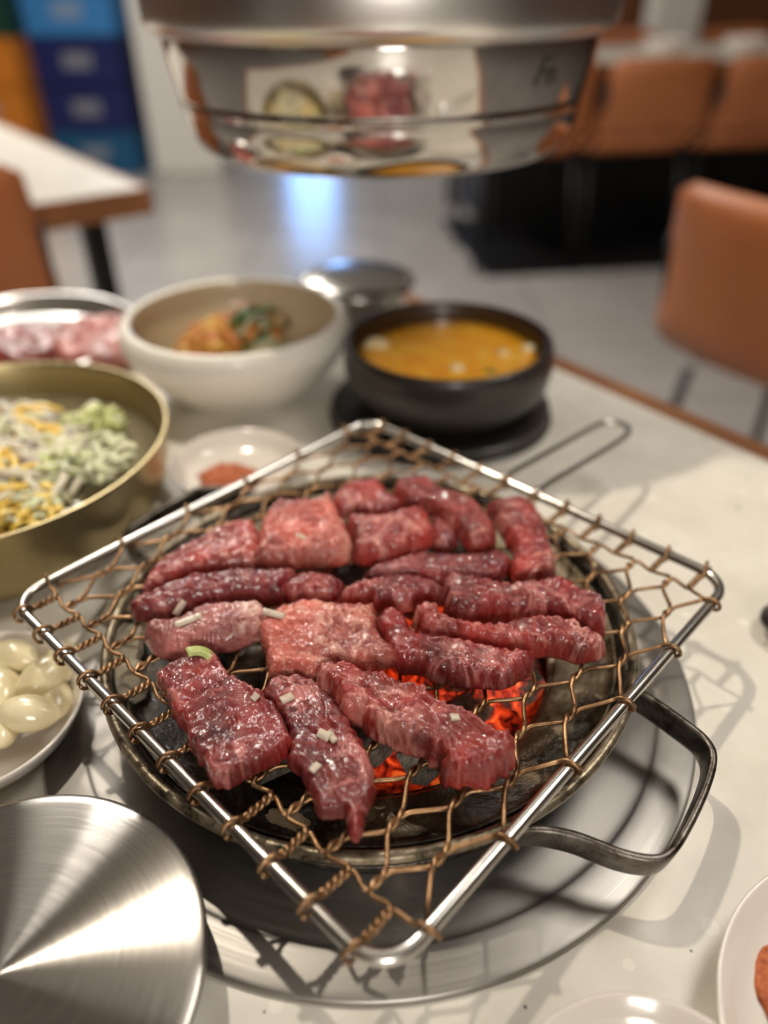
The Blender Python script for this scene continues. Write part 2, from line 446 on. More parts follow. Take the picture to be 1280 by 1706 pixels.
for p in (c1 - NV * .12 + DV * .15, c0 - NV * .12 - DV * .15, c1 - NV * .78 + DV * .15, c0 - NV * .78 - DV * .15):
    mesh('leg', *box(p.x - .025, p.x + .025, p.y - .025, p.y + .025, 0, zz - .036, .003), BLACKM, tb, smooth=False)

# ---------------------------------------------------------------- steel ring plate and charcoal brazier
BC = Vector((-.0022, -.004, 0))
prof = smoothprof([(.1675, .0), (.1675, .0022), (.1655, .0034), (.156, .0040), (.150, .0038), (.1475, .0030), (.142, .0027), (.120, .0027), (.105, .0025)], 4)
o = mesh('drip_plate', *lathe(prof + [(.105, .0), (.1675, .0)], 160), BRUSH, loc=BC)
tag(o, 'wide round brushed steel plate lying on the table under the brazier', 'plate')

br = thing('charcoal_brazier', BC + Vector((0, 0, .003)), 'round soot-blackened steel charcoal brazier with strap handles', 'brazier')
Z = -.003
mesh('outer_wall', *lathe(smoothprof([(.0, .002), (.108, .001), (.117, .003), (.122, .012), (.127, .024), (.1305, .0325)], 4) +
     smoothprof([(.1285, .0325), (.1245, .027), (.122, .0225)], 3) + [(.118, .006), (0, .004)], 128), IRON, br)
mesh('rolled_rim', *lathe([(.1315 + .0027 * math.cos(a), .0335 + .0027 * math.sin(a)) for a in [2 * PI * i / 14 for i in range(14)]], 160, True), DARKSTEEL, br)
lp = smoothprof([(.1235, .0285), (.1205, .0235), (.112, .0215), (.098, .0195), (.0955, .0170), (.0950, .006)], 4)
lo = mesh('ash_ledge', *lathe(lp + [(.093, .006), (.0935, .017), (.097, .0165), (.122, .020), (.1245, .0285)], 160, True), LEDGE, br)
hp = [P(1052, 1160, .029), P(1092, 1185, .028), P(1135, 1216, .027), P(1168, 1244, .026), P(1181, 1275, .026), P(1168, 1325, .026), P(1140, 1385, .026),
      P(1112, 1428, .026), P(1082, 1441, .026), P(1030, 1432, .027), P(960, 1405, .028), P(905, 1393, .028), P(862, 1392, .029)]
hp = [tuple(p - br.location) for p in hp]; hp = [Vector(p) for p in smoothprof(hp, 6)]
sec = [(-.0012, -.0066), (.0012, -.0066), (.0017, -.005), (.0017, .005), (.0012, .0066), (-.0012, .0066), (-.0017, .005), (-.0017, -.005)]
mesh('handle', *tube(hp, 1, section=sec, upvec=(.12, -.1, 1)), STRAP, br)
hp2 = [Vector((-v.x, -v.y, v.z)) for v in hp]
mesh('handle', *tube(hp2, 1, section=sec, upvec=(-.12, .1, 1)), STRAP, br)
# crust of burnt fat on the front of the ledge
def blob(cx, cy, rx, ry, h, seed, n=26, z0=0):
    random.seed(seed); V = [(0, 0, h)]; F = []; K = 5
    for k in range(1, K + 1):
        for i in range(n):
            a = 2 * PI * i / n; w_ = 1 + .28 * noise.noise(Vector((math.cos(a) * 2, math.sin(a) * 2, seed)))
            t = k / K; hh = h * (1 - t ** 2.2) * (1 + .5 * noise.noise(Vector((t * 4, a * 3, seed)))) if k < K else 0
            V.append((rx * t * w_ * math.cos(a), ry * t * w_ * math.sin(a), hh))
    for i in range(n):
        j = (i + 1) % n; F.append((0, 1 + i, 1 + j))
        for k in range(K - 1):
            a = 1 + k * n; F.append((a + i, a + n + i, a + n + j, a + j))
    b = 1 + (K - 1) * n; F.append(tuple(b + i for i in range(n - 1, -1, -1)))
    return [(x + cx, y + cy, z + z0) for x, y, z in V], F
CRUST = m_veg('pale_ash_crust', (.38, .27, .13), (.74, .63, .44), .7, 160)
p = P(478, 1366, .025)
o = mesh('ash_crust', *blob(0, 0, .0135, .006, .0028, 3.3), CRUST, loc=(p.x, p.y, .0235)); o.rotation_euler.z = -.35
tag(o, 'pale flaky patch of burnt residue on the front ledge of the brazier', 'residue')

em = mesh('ember_bed', *lathe([(0, .0125), (.03, .0135), (.06, .011), (.0925, .009), (.0925, .0072), (0, .0072)], 64), EMBER, br, loc=(0, 0, -.003))
em['kind'] = 'stuff'; em['label'] = 'bed of glowing embers'
def coal_mesh(seed, lx, ly, lz, nseg=7):
    random.seed(seed); bm = bmesh.new(); V, F = [], []
    K = 5; ring = []
    ang = sorted([2 * PI * (i + random.uniform(-.28, .28)) / nseg for i in range(nseg)])
    rr = [random.uniform(.82, 1.12) for _ in ang]
    for k in range(K):
        t = k / (K - 1); x = (t - .5) * lx * random.uniform(.96, 1.04); s = (.80 if k in (0, K - 1) else 1) * random.uniform(.92, 1.06)
        for a, r_ in zip(ang, rr):
            V.append((x + random.uniform(-.04, .04) * lx, math.cos(a) * ly / 2 * r_ * s, math.sin(a) * lz / 2 * r_ * s + random.uniform(-.02, .02) * lz))
    for k in range(K - 1):
        for i in range(nseg):
            j = (i + 1) % nseg; F.append((k * nseg + i, k * nseg + j, (k + 1) * nseg + j, (k + 1) * nseg + i))
    F.append(tuple(range(nseg - 1, -1, -1))); F.append(tuple((K - 1) * nseg + i for i in range(nseg)))
    bm.free(); return V, F
protos = []
for i, (a, b, c) in enumerate([(.050, .024, .020), (.038, .026, .020), (.033, .022, .020), (.056, .021, .019), (.029, .027, .020)]):
    for mt in (COAL, COALG):
        V, F = coal_mesh(i * 7 + 1, a, b, c); me = bpy.data.meshes.new('charcoal'); me.from_pydata(V, [], F); me.materials.append(mt)
        protos.append(me)
random.seed(21)
pts = []
def try_coal(x, y, mind):
    if all((x - a) ** 2 + (y - b) ** 2 > mind ** 2 for a, b in pts): pts.append((x, y)); return True
for _ in range(4000):
    a = random.uniform(0, 2 * PI); r_ = .078 * math.sqrt(random.random())
    try_coal(BC.x + r_ * math.cos(a), BC.y + r_ * math.sin(a), .0205)
    if len(pts) >= 34: break
where = lambda x, y: ('front' if y < -.03 else 'back' if y > .03 else 'middle') + ' ' + ('left' if x < -.025 else 'right' if x > .03 else 'centre')
cinfo = []
for i, (x, y) in enumerate(pts):
    hot = (x - .022) ** 2 + (y + .022) ** 2 < .050 ** 2
    me = protos[random.randrange(5) * 2 + (1 if hot and random.random() < .75 else 0)]
    o = bpy.data.objects.new('charcoal', me); COL.objects.link(o)
    o.location = (x, y, .0255 + random.uniform(-.003, .004)); o.rotation_euler = (random.uniform(-.3, .3), random.uniform(-.2, .2), random.uniform(0, PI))
    glow = me.materials[0] is COALG
    cinfo.append((('glowing ' if glow else 'ash-grey ', where(x, y)), x, o))
ORD = ['leftmost', 'second from left', 'third from left', 'fourth from left', 'fifth from left', 'sixth from left', 'seventh from left']
for key in sorted({c[0] for c in cinfo}):
    it = sorted([c for c in cinfo if c[0] == key], key=lambda c: c[1])
    for i, c in enumerate(it):
        tag(c[2], key[0] + 'charcoal lump in the %s of the brazier' % key[1] + (', ' + ORD[i] if len(it) > 1 else ''), 'charcoal', key[0] + 'charcoal lumps in the %s of the brazier' % key[1])
# ash-coated blocks lying on the left ledge
for i, (px, py, l) in enumerate([(205, 1012, 0), (208, 1078, 2), (212, 1135, 1)]):
    p = P(px, py, .030); V, F = coal_mesh(50 + i, .026, .020, .013, 8)
    o = mesh('charcoal', V, F, N('ash_coated_charcoal%d' % i).m, loc=(p.x, p.y, .0300), smooth=False)
    o.data.materials[0] = bpy.data.materials.get('ash_coat') or m_veg('ash_coat', (.10, .08, .055), (.42, .36, .26), .8, 70)
    o.rotation_euler = (0, 0, 1.5 + .2 * i)
    tag(o, ['farthest', 'middle', 'nearest'][i] + ' of three tan ash-coated charcoal blocks on the left ledge of the brazier', 'charcoal', 'ash-coated charcoal blocks on the left ledge')

# ---------------------------------------------------------------- the grate
ROT = R(-43.61); GS = .26; GH = GS / 2
GC = thing('grill_grate', (0, 0, .05), 'square steel-framed grill grate of twisted copper wire carrying the raw beef', 'grate', rz=ROT)
rc = .016; path = []
for cx, cy, a0 in ((GH - rc, GH - rc, 0), (-GH + rc, GH - rc, PI / 2), (-GH + rc, -GH + rc, PI), (GH - rc, -GH + rc, 1.5 * PI)):
    for k in range(9): a = a0 + PI / 2 * k / 8; path.append((cx + rc * math.cos(a), cy + rc * math.sin(a), 0))
full = []
for a, b in zip(path, path[1:] + path[:1]):
    a, b = Vector(a), Vector(b); n_ = max(1, int((b - a).length / .01))
    full += [a.lerp(b, k / n_) for k in range(n_)]
mesh('frame_rod', *tube(full, .0027, 16, closed=True), ROD, GC)
NC = 12; du = .0212; RW = 12; dv = GS / RW; WR = .00098
uj = [(-(NC - 1) / 2 + j) * du for j in range(NC)]
def sagz(u, v):
    e = max(0, 1 - max(abs(u), abs(v)) / GH)
    return -.0020 * min(1, e * 2.2) + .0007 * noise.noise(Vector((u * 40, v * 40, 1)))
def warp(q):
    u, v, z = q; e = min(1, max(0, (GH - max(abs(u), abs(v))) / .03))
    a = noise.noise(Vector((u * 38, v * 38, 3.1))) * .0022 * e; b = noise.noise(Vector((u * 38, v * 38, 9.7))) * .0022 * e
    return Vector((u + a, v + b, z + sagz(u, v)))
RR = .0027 + WR + .0007
def vk(k): return -GH + dv * k
for w_ in range(2 * NC):
    pts3 = []; bend = []
    def helix(uc, va, vb, turns, phase, n_):
        for i in range(n_ + 1):
            t = i / n_; th = phase + turns * 2 * PI * t
            pts3.append(Vector((uc + WR * 1.03 * math.cos(th), va + (vb - va) * t, WR * 1.03 * math.sin(th))))
    col = w_ // 2; right = w_ % 2; L0 = .0185; hl = .0060
    # hairpin round the near-left rod: half of the ring belongs to each wire of the pair
    def ring(side):
        c = Vector((uj[col], side * GH, 0)); out = []
        for i in range(15):
            th = (PI * .02 + PI * .99 * i / 14)           # from the inside, round, to the outside
            y = -math.cos(th) * RR; z = math.sin(th) * RR * (1 if right else -1)
            out.append(Vector((c.x + (.0011 if right else -.0011) * math.cos(th / 1.0) * .9, side * GH + side * y, z)))
        return out                                        # starts inside (toward the mesh)
    r0 = ring(-1)
    pts3 += list(reversed(r0))
    helix(uj[col], -GH + .0065, -GH + L0, 2.0, 0 if right else PI, 22)
    for k in range(1, RW):
        if k % 2:   # odd row: pair with the neighbour, or wrap the side rod
            if right: other = col + 1
            else: other = col - 1
            if 0 <= other < NC:
                uc = (uj[col] + uj[other]) / 2
                helix(uc, vk(k) - hl, vk(k) + hl, 1.0, (PI if right else 0), 12)
            else:
                s_ = 1 if right else -1
                va = vk(k) - hl * .55; vb = vk(k) + hl * .55
                for i in range(17):
                    th = PI * .12 + PI * 1.76 * i / 16
                    pts3.append(Vector((s_ * GH - s_ * math.cos(th) * RR, va + (vb - va) * i / 16, math.sin(th) * RR)))
        else:
            helix(uj[col], vk(k) - hl, vk(k) + hl, 1.0, (0 if right else PI), 12)
    # last row (k = RW) runs up to the far rod
    helix(uj[col], GH - L0, GH - .0065, 2.0, 0 if right else PI, 22)
    pts3 += ring(1)
    # densify the long straight stretches a little and warp the net
    q = []
    for a, b in zip(pts3, pts3[1:]):
        n_ = max(1, int((b - a).length / .0022)); q += [a.lerp(b, i / n_) for i in range(n_)]
    q.append(pts3[-1]); q = [warp(p_) for p_ in q]
    for _ in range(1):
        q = [q[0]] + [(q[i - 1] + q[i] * 3 + q[i + 1]) / 5 for i in range(1, len(q) - 1)] + [q[-1]]
    mesh('mesh_wire', *tube(q, WR, 8), WIRE, GC)
# wire handle on the far right side of the frame
inv = (Matrix.Translation((0, 0, .05)) @ Matrix.Rotation(ROT, 4, 'Z')).inverted()
hpx = [(893, 822, .0525), (930, 797, .051), (985, 764, .047), (1030, 736, .043), (1046, 722, .042), (1043, 709, .042), (1022, 703, .042), (1000, 707, .042), (950, 733, .045), (890, 768, .050), (838, 797, .0525)]
hh = smoothprof([tuple(inv @ P(*t)) for t in hpx], 6)
mesh('wire_handle', *tube(hh, .0021, 10), STEEL, GC)

# ---------------------------------------------------------------- beef
BVH = []
def densify(poly, step):
    out = []
    n = len(poly)
    for i in range(n):
        p0, p1, p2, p3 = poly[i - 1], poly[i], poly[(i + 1) % n], poly[(i + 2) % n]
        L = math.dist(p1, p2); k = max(1, int(L / step))
        for s in range(k):
            t = s / k
            out.append(tuple(0.5 * (2 * b + (c - a) * t * .8 + (2 * a - 5 * b + 4 * c - d) * t * t * .0 ) if False else
                             0.5 * (2 * b + (c - a) * t + (2 * a - 5 * b + 4 * c - d) * t * t + (-a + 3 * b - 3 * c + d) * t ** 3)
                             for a, b, c, d in zip(p0, p1, p2, p3)))
    return out
def piece(name, px, th, mat, label, z0=.0512, edge=.5, lump=.0016, side=.0009, fold=0.0, ang=0.0, step=.0009, tilt=(0, 0), seed=0, grow=.0013, cat='meat', grp='slices of raw beef on the grate', lowz=None):
    """slab of meat: px = silhouette in the photo; the far outline is its top edge, the near outline its foot"""
    ys = [p_[1] for p_ in px]; y0, y1 = min(ys), max(ys)
    pl = []
    for x, y in px:
        wgt = min(1, max(0, (y1 - y) / (y1 - y0))); wgt = wgt ** .8
        q = P(x, y, z0 + th * .58 * wgt); pl.append((q.x, q.y))
    pl = densify(pl, step * 1.2)
    A = np.array(pl); n_ = len(A)
    ctr = A.mean(0); e_ = A - ctr; A = ctr + e_ * (1 + grow / (np.linalg.norm(e_, axis=1)[:, None] + 1e-6))
    rnd = np.random.RandomState(seed + 5)
    # ragged outline
    ctr = A.mean(0)
    for i in range(n_):
        v = A[i] - ctr; v = v / (np.linalg.norm(v) + 1e-9)
        A[i] += v * (noise.noise(Vector((A[i][0] * 330, A[i][1] * 330, seed))) * side * 1.2 + noise.noise(Vector((A[i][0] * 900, A[i][1] * 900, seed))) * side * .5)
    mn, mx = A.min(0), A.max(0)
    gx = np.arange(mn[0], mx[0], step); gy = np.arange(mn[1], mx[1], step * .87)
    G = []
    for r_, y in enumerate(gy):
        for x in gx: G.append((x + (step / 2 if r_ % 2 else 0), y))
    G = np.array(G)
    B = np.roll(A, -1, 0)
    def sdist(Q):
        d = np.full(len(Q), 1e9); ins = np.zeros(len(Q), bool)
        for a, b in zip(A, B):
            e = b - a; w2 = Q - a; t = np.clip((w2 @ e) / (e @ e + 1e-18), 0, 1)
            d = np.minimum(d, np.hypot(*(w2 - t[:, None] * e).T))
            c1_ = (a[1] > Q[:, 1]) != (b[1] > Q[:, 1])
            xx = a[0] + (Q[:, 1] - a[1]) * (b[0] - a[0]) / (b[1] - a[1] + 1e-18); ins ^= c1_ & (Q[:, 0] < xx)
        return d, ins
    # inset rings for the walls
    rings = []
    Tn = np.roll(A, -1, 0) - np.roll(A, 1, 0); Tn /= np.linalg.norm(Tn, axis=1)[:, None] + 1e-12
    area = 0.5 * np.sum(A[:, 0] * B[:, 1] - B[:, 0] * A[:, 1]); sg = 1 if area > 0 else -1
    Nn = np.stack([-Tn[:, 1], Tn[:, 0]], 1) * sg
    for dd in (.00018, .0006, .0012): rings.append(A + Nn * dd)
    RG = np.concatenate(rings); dr, ir = sdist(RG); keep = ir & (dr > .00015)
    # rings keep only points that are really at their distance
    tgt = np.concatenate([np.full(n_, v) for v in (.00018, .0006, .0012)]); keep &= dr > tgt * .8
    RG = RG[keep]
    dg, ig = sdist(G); G = G[ig & (dg > .0018)]
    allp = np.concatenate([A, RG, G]); 
    co, ed, fa, _, _, _ = delaunay_2d_cdt([Vector(p_) for p_ in allp], [(i, (i + 1) % n_) for i in range(n_)], [], 1, 1e-6)
    C2 = np.array([(v.x, v.y) for v in co]); dC, _ = sdist(C2)
    onb = dC < 2e-5
    rad = th * edge
    V, V2 = [], []
    ca, sa = math.cos(ang), math.sin(ang)
    for i, (x, y) in enumerate(C2):
        d = min(dC[i], 1e3); t = min(1, d / rad); h = th * (1 - (1 - t) ** 3.0) ** .48 if t > 0 else 0
        u = (x - ctr[0]) * ca + (y - ctr[1]) * sa; v = -(x - ctr[0]) * sa + (y - ctr[1]) * ca
        ww = min(1, d / (rad * 1.3))
        big = noise.noise(Vector((x * 48, y * 48, seed * 1.7))) * lump * 1.3
        med = noise.noise(Vector((u * 70, v * 190, seed * 2.3))) * lump * .95
        rid = (1 - abs(noise.noise(Vector((u * 55, v * 120, seed + 8.0)))) * 3.2) * lump * .45
        fine = noise.noise(Vector((x * 520, y * 520, seed))) * .00032
        fo = fold * math.sin(u * 2 * PI / .017 + 2.2 * noise.noise(Vector((x * 40, y * 40, 4 + seed)))) * ww
        cre = -max(0, .11 - abs(noise.noise(Vector((u * 60, v * 95, seed + 21.0))))) / .11 * lump * .9
        ripple = noise.noise(Vector((x * 240, y * 240, seed + 3.0))) * lump * .6
        h *= 1 + (1 - ww) * 220 * side * noise.noise(Vector((x * 380, y * 380, seed + 6.0))) if t > .1 else 1
        h = h + ww * (big + med + rid + fine + cre + ripple) + fo * .9
        h = max(h, .0009 if not onb[i] else 0)
        tz = tilt[0] * (x - ctr[0]) + tilt[1] * (y - ctr[1])
        # fibre grooves on the walls: shove the wall in and out along its own normal
        g = noise.noise(Vector((x * 420, y * 420, 2 + seed))) * side * (1 - ww)
        dx = x - ctr[0]; dy = y - ctr[1]; L = math.hypot(dx, dy) + 1e-9
        foot = th * .12 if onb[i] else 0
        V.append((dx + dx / L * g, dy + dy / L * g, tz + (h if not onb[i] else foot)))
        V2.append((dx * .985, dy * .985, tz))
    nn = len(V); F = []
    FIN = sdist(np.array([C2[list(f)].mean(0) for f in fa]))[1]
    for fi, f in enumerate(fa):
        if len(f) < 3: continue
        if not FIN[fi]: continue
        a = 0.5 * sum(C2[f[k]][0] * C2[f[(k + 1) % len(f)]][1] - C2[f[(k + 1) % len(f)]][0] * C2[f[k]][1] for k in range(len(f)))
        f = tuple(f) if a > 0 else tuple(reversed(f))
        F.append(f); F.append(tuple(nn + k for k in reversed(f)))
    # stitch
    from collections import Counter
    dirs = {}
    for f in F:
        if f[0] >= nn: continue
        for k in range(len(f)):
            e = (f[k], f[(k + 1) % len(f)]); dirs[e] = dirs.get(e, 0) + 1
    for (a, b) in list(dirs):
        if (b, a) not in dirs: F.append((b, a, a + nn, b + nn))
    o = mesh(name, V + V2, F, mat, loc=(ctr[0], ctr[1], z0))
    BVH.append((BVHTree.FromPolygons([Vector(v) + o.location for v in V + V2], F), z0))
    tag(o, label, cat, grp); return o

M = MEAT
piece('beef_slice', [(266,1132),(309,1102),(330,1094),(357,1094),(375,1118),(385,1132),(419,1152),(440,1169),(461,1190),(476,1220),(483,1240),(474,1259),(443,1276),(412,1293),(385,1312),(357,1307),(344,1279),(320,1242),(316,1217),(294,1193),(289,1173),(272,1145)],
      .0105, M['deep'], 'broad glistening red beef slab at front left, scallion slice on its far end', edge=.28, lump=.0015, ang=.8, seed=1, z0=.0518)
piece('beef_slice', [(440,1155),(461,1132),(488,1130),(516,1135),(543,1152),(564,1180),(578,1200),(588,1224),(602,1245),(615,1273),(620,1303),(619,1331),(608,1355),(604,1383),(593,1401),(583,1398),(577,1374),(569,1357),(545,1362),(529,1355),(522,1331),(512,1310),(502,1286),(484,1268),(490,1240),(482,1215),(466,1186),(446,1168)],
      .0080, M['deep'], 'long tapering beef slice with a pointed tail hanging nearest the camera', lump=.0012, ang=-1.0, seed=2, z0=.0512)
piece('beef_slice', [(530,1136),(544,1116),(573,1113),(597,1119),(615,1129),(645,1130),(668,1148),(686,1151),(716,1166),(728,1184),(758,1190),(778,1199),(802,1217),(826,1234),(844,1232),(851,1255),(847,1285),(823,1300),(811,1315),(787,1312),(758,1309),(734,1303),(732,1279),(713,1270),(710,1255),(680,1246),(639,1225),(618,1217),(606,1199),(576,1196),(559,1166),(540,1151)],
      .0150, M['mid'], 'thick ridged beef strip lying diagonally above the brightest glowing coals', edge=.30, lump=.0022, side=.0016, fold=.0005, ang=-.7, seed=3)
piece('beef_slice', [(436,1055),(449,1029),(482,1012),(528,1006),(567,1012),(600,1014),(618,1010),(624,1025),(624,1050),(640,1078),(655,1087),(652,1108),(620,1116),(600,1123),(560,1113),(535,1130),(510,1130),(480,1125),(457,1133),(448,1110),(447,1090),(438,1070)],
      .0100, M['pink'], 'broad pale pink beef slab with a wet grainy surface in the centre', edge=.5, lump=.0017, seed=4, z0=.0520)
piece('beef_slice', [(244,1056),(262,1039),(295,1036),(331,1016),(364,1008),(410,1003),(430,1003),(440,1016),(445,1030),(434,1054),(413,1067),(384,1079),(357,1085),(331,1088),(312,1098),(282,1100),(259,1085)],
      .0125, M['pale'], 'pale fat-streaked beef strip pointing left, with two white garlic slivers on it', edge=.9, lump=.0015, ang=.3, seed=5)
piece('beef_slice', [(225,1027),(230,1013),(266,993),(308,974),(331,964),(357,964),(394,954),(430,954),(489,954),(482,970),(469,988),(466,998),(440,999),(410,998),(364,1003),(331,1012),(298,1028),(266,1034),(233,1036)],
      .0120, M['dark'], 'narrow dark red beef strip ending in a point at the far left', edge=.5, lump=.0014, ang=.4, seed=6)
piece('beef_slice', [(243,1000),(249,974),(272,944),(305,921),(331,905),(364,885),(403,870),(424,876),(428,895),(430,915),(426,931),(421,944),(394,949),(357,953),(325,958),(282,980),(252,998)],
      .0110, M['mid'], 'long red beef slab at the back left behind the dark pointed strip', edge=.6, lump=.0015, ang=.6, seed=7)
piece('beef_slice', [(424,942),(434,918),(436,895),(445,865),(462,842),(495,839),(528,838),(541,822),(552,826),(560,852),(573,880),(584,905),(583,930),(561,941),(522,946),(489,947),(456,951),(436,950)],
      .0130, M['pink'], 'wide pink beef slab at the back left, its front edge curled under', edge=.6, lump=.0022, seed=8, z0=.0515)
piece('beef_slice', [(558,838),(575,815),(600,808),(628,802),(640,815),(648,832),(668,846),(660,860),(625,864),(600,858),(570,862)],
      .0120, M['mid'], 'small red beef fold at the very back, nearest the far corner of the grate', edge=.7, lump=.002, seed=9)
piece('beef_slice', [(578,872),(600,864),(640,868),(685,852),(708,854),(716,872),(720,895),(704,915),(688,925),(668,935),(640,942),(612,943),(592,935),(592,905)],
      .0135, M['mid'], 'chunky red beef piece in the back centre beside the wide pink slab', edge=.6, lump=.0022, ang=.4, seed=10)
piece('beef_slice', [(722,862),(735,865),(750,882),(760,905),(748,919),(728,920),(724,900)],
      .0085, M['deep'], 'smallest beef scrap wedged behind the centre of the pile', edge=.7, seed=11)
piece('beef_slice', [(657,818),(672,804),(703,799),(724,807),(737,821),(772,832),(792,845),(811,869),(821,887),(825,907),(806,921),(782,921),(770,907),(757,883),(740,861),(713,848),(682,844),(662,832)],
      .0120, M['mid'], 'bright red elongated beef piece at the back, sloping down to the right', edge=.6, lump=.0017, ang=-.8, seed=12)
piece('beef_slice', [(812,845),(841,835),(868,833),(892,849),(906,883),(909,904),(921,928),(924,950),(918,966),(892,972),(861,974),(852,962),(849,945),(856,918),(843,893),(825,866)],
      .0110, M['mid'], 'upright beef strip at the far right with a pale fat band across it', edge=.6, lump=.0012, ang=.2, seed=13)
piece('beef_slice', [(612,970),(624,952),(648,942),(703,926),(751,930),(792,926),(823,920),(844,930),(846,945),(838,960),(824,974),(792,978),(760,974),(742,976),(728,984),(700,970),(669,971),(640,975)],
      .0095, M['dark'], 'flat purplish beef slice across the middle, behind the two right-hand strips', edge=.7, lump=.0013, ang=.1, seed=14)
piece('beef_slice', [(472,991),(485,974),(505,959),(535,961),(560,967),(572,980),(566,993),(552,1003),(515,1005),(485,1004)],
      .0110, M['deep'], 'short rounded beef piece just behind the pale pink centre slab', edge=.7, seed=15)
piece('beef_slice', [(570,1004),(588,984),(620,972),(655,966),(700,966),(727,978),(738,1000),(722,1006),(706,1003),(690,1018),(672,1018),(645,1016),(628,1018),(616,1006),(590,1008)],
      .0120, M['deep'], 'slim red beef strip right of the rounded piece, touching the pink centre slab', edge=.5, lump=.0013, ang=.1, seed=16)
piece('beef_slice', [(742,986),(748,967),(772,969),(806,974),(841,983),(875,983),(909,974),(930,969),(951,983),(971,1000),(1000,1014),(1001,1055),(992,1064),(971,1058),(951,1049),(930,1037),(896,1030),(868,1032),(847,1029),(820,1032),(792,1041),(768,1039),(751,1030),(744,1010)],
      .0150, M['deep'], 'thick marbled beef strip at the right edge with squared right end', edge=.32, lump=.0019, side=.0013, ang=-.3, seed=17)
piece('beef_slice', [(691,1031),(707,1012),(731,1013),(744,1035),(772,1048),(813,1054),(841,1051),(875,1039),(896,1039),(944,1043),(964,1057),(988,1073),(1004,1087),(995,1096),(975,1103),(957,1107),(937,1096),(909,1089),(889,1091),(861,1086),(834,1086),(792,1080),(762,1070),(737,1068),(710,1058),(701,1041)],
      .0130, M['mid'], 'wavy beef strip ending in a ragged tip at right, in front of the squared strip', edge=.35, lump=.0020, side=.0014, ang=-.3, seed=18)
piece('beef_slice', [(627,1042),(645,1023),(669,1024),(683,1038),(688,1056),(708,1069),(737,1075),(765,1077),(792,1087),(834,1093),(861,1096),(880,1099),(887,1109),(873,1128),(861,1133),(841,1147),(817,1148),(787,1144),(757,1142),(728,1133),(701,1119),(680,1119),(664,1113),(652,1090),(642,1065)],
      .0120, M['deep'], 'dark marbled beef strip right of the pink slab, directly above the glow', edge=.45, lump=.0018, side=.0012, ang=-.4, seed=19)

# ---------------------------------------------------------------- garlic and scallion bits on the meat
def hit(px, py):
    d = (FWD + RT * ((px - 640) / FPX) - UP * ((py - 853) / FPX)).normalized(); best = None
    for b, _ in BVH:
        l, n_, i, ds = b.ray_cast(CAM, d)
        if l is not None and (best is None or ds < best[2]): best = (l, n_, ds)
    return best
GARL = m_veg('garlic_white', (.48, .38, .29), (.70, .60, .48)); SCAL = m_veg('scallion_green', (.34, .40, .10), (.62, .66, .30))
def sliver(px, py, l, w, h, rz, mat, label, cat, curve=0.0):
    hh_ = hit(px, py)
    if not hh_: return
    path = [(l * (t - .5), curve * (1 - (2 * t - 1) ** 2), 0) for t in [i / 8 for i in range(9)]]
    sec = [(-w / 2, -h / 2), (w / 2, -h / 2), (w / 2 * 1.05, 0), (w / 2, h / 2), (-w / 2, h / 2), (-w / 2 * 1.05, 0)]
    o = mesh('scallion_slice' if mat is SCAL else 'garlic_sliver', *tube(path, 1, section=sec, upvec=(0, 0, 1)), mat, loc=hh_[0] + hh_[1] * h * .45)
    q = Vector((0, 0, 1)).rotation_difference(hh_[1].lerp(Vector((0, 0, 1)), .3).normalized())
    o.rotation_mode = 'QUATERNION'; o.rotation_quaternion = q @ Matrix.Rotation(rz, 3, 'Z').to_quaternion()
    tag(o, label, cat)
sliver(334, 1096, .0125, .0045, .0012, -.15, SCAL, 'curved green scallion slice on the far end of the front-left slab', 'scallion', .0030)
sliver(456, 1023, .0105, .0030, .0016, -.2, GARL, 'pale garlic sliver on the back-left corner of the pink centre slab', 'garlic')
sliver(309, 1036, .0100, .0032, .0014, .45, GARL, 'white garlic sliver on the pale strip that points left', 'garlic')
sliver(325, 1030, .0060, .0030, .0014, .5, GARL, 'small white garlic chip beside the sliver on the pale strip', 'garlic')
sliver(299, 1012, .0080, .0032, .0012, 1.2, GARL, 'translucent garlic sliver on the dark pointed strip at left', 'garlic')
sliver(478, 1166, .0056, .0036, .0016, .6, GARL, 'square garlic chip near the top of the tapering front slice', 'garlic')
sliver(540, 1225, .0052, .0036, .0014, -.5, GARL, 'garlic chip midway along the tapering front slice', 'garlic')
sliver(553, 1229, .0060, .0026, .0014, -1.0, GARL, 'thin garlic chip right of the midway chip on the front slice', 'garlic')
sliver(525, 1281, .0048, .0028, .0012, 1.0, GARL, 'tiny garlic chip on the lower part of the tapering slice', 'garlic')
sliver(757, 1197, .0036, .0030, .0014, .2, GARL, 'tiny garlic crumb on the ridged strip over the coals', 'garlic')
sliver(426, 1162, .0032, .0026, .0012, .9, GARL, 'tiny garlic crumb on the right shoulder of the front-left slab', 'garlic')
sliver(505, 897, .0090, .0030, .0012, -.1, GARL, 'garlic sliver lying on the wide pink slab at back left', 'garlic')

# ---------------------------------------------------------------- spun steel lid, bottom left
LZ = .030; lc = P(45, 1645, LZ); LR = .0712
pf = [(.0, .0), (.02, -.0003), (.05, -.0007), (.066, -.0010), (.0695, -.0012), (.0712, -.0019), (.0714, -.0032), (.0708, -.0032), (.0704, -.0022), (.066, -.0019), (.0, -.0012)]
lc = Vector((-.1290, -.1725, LZ))
o = mesh('steel_disc_lid', *lathe(pf, 160), LIDM, loc=lc)
tag(o, 'round flat spun steel lid with circular brush marks at bottom left', 'tray')
o = mesh('rice_bowl', *lathe(smoothprof([(0, .002), (.025, .0015), (.03, .0), (.042, .006), (.052, .018), (.056, .0277)], 4) + smoothprof([(.0545, .0277), (.050, .018), (.040, .008), (0, .004)], 3), 72), STEEL, loc=(lc.x - .006, lc.y - .004, 0))
tag(o, 'steel bowl hidden under the round spun steel lid', 'bowl')

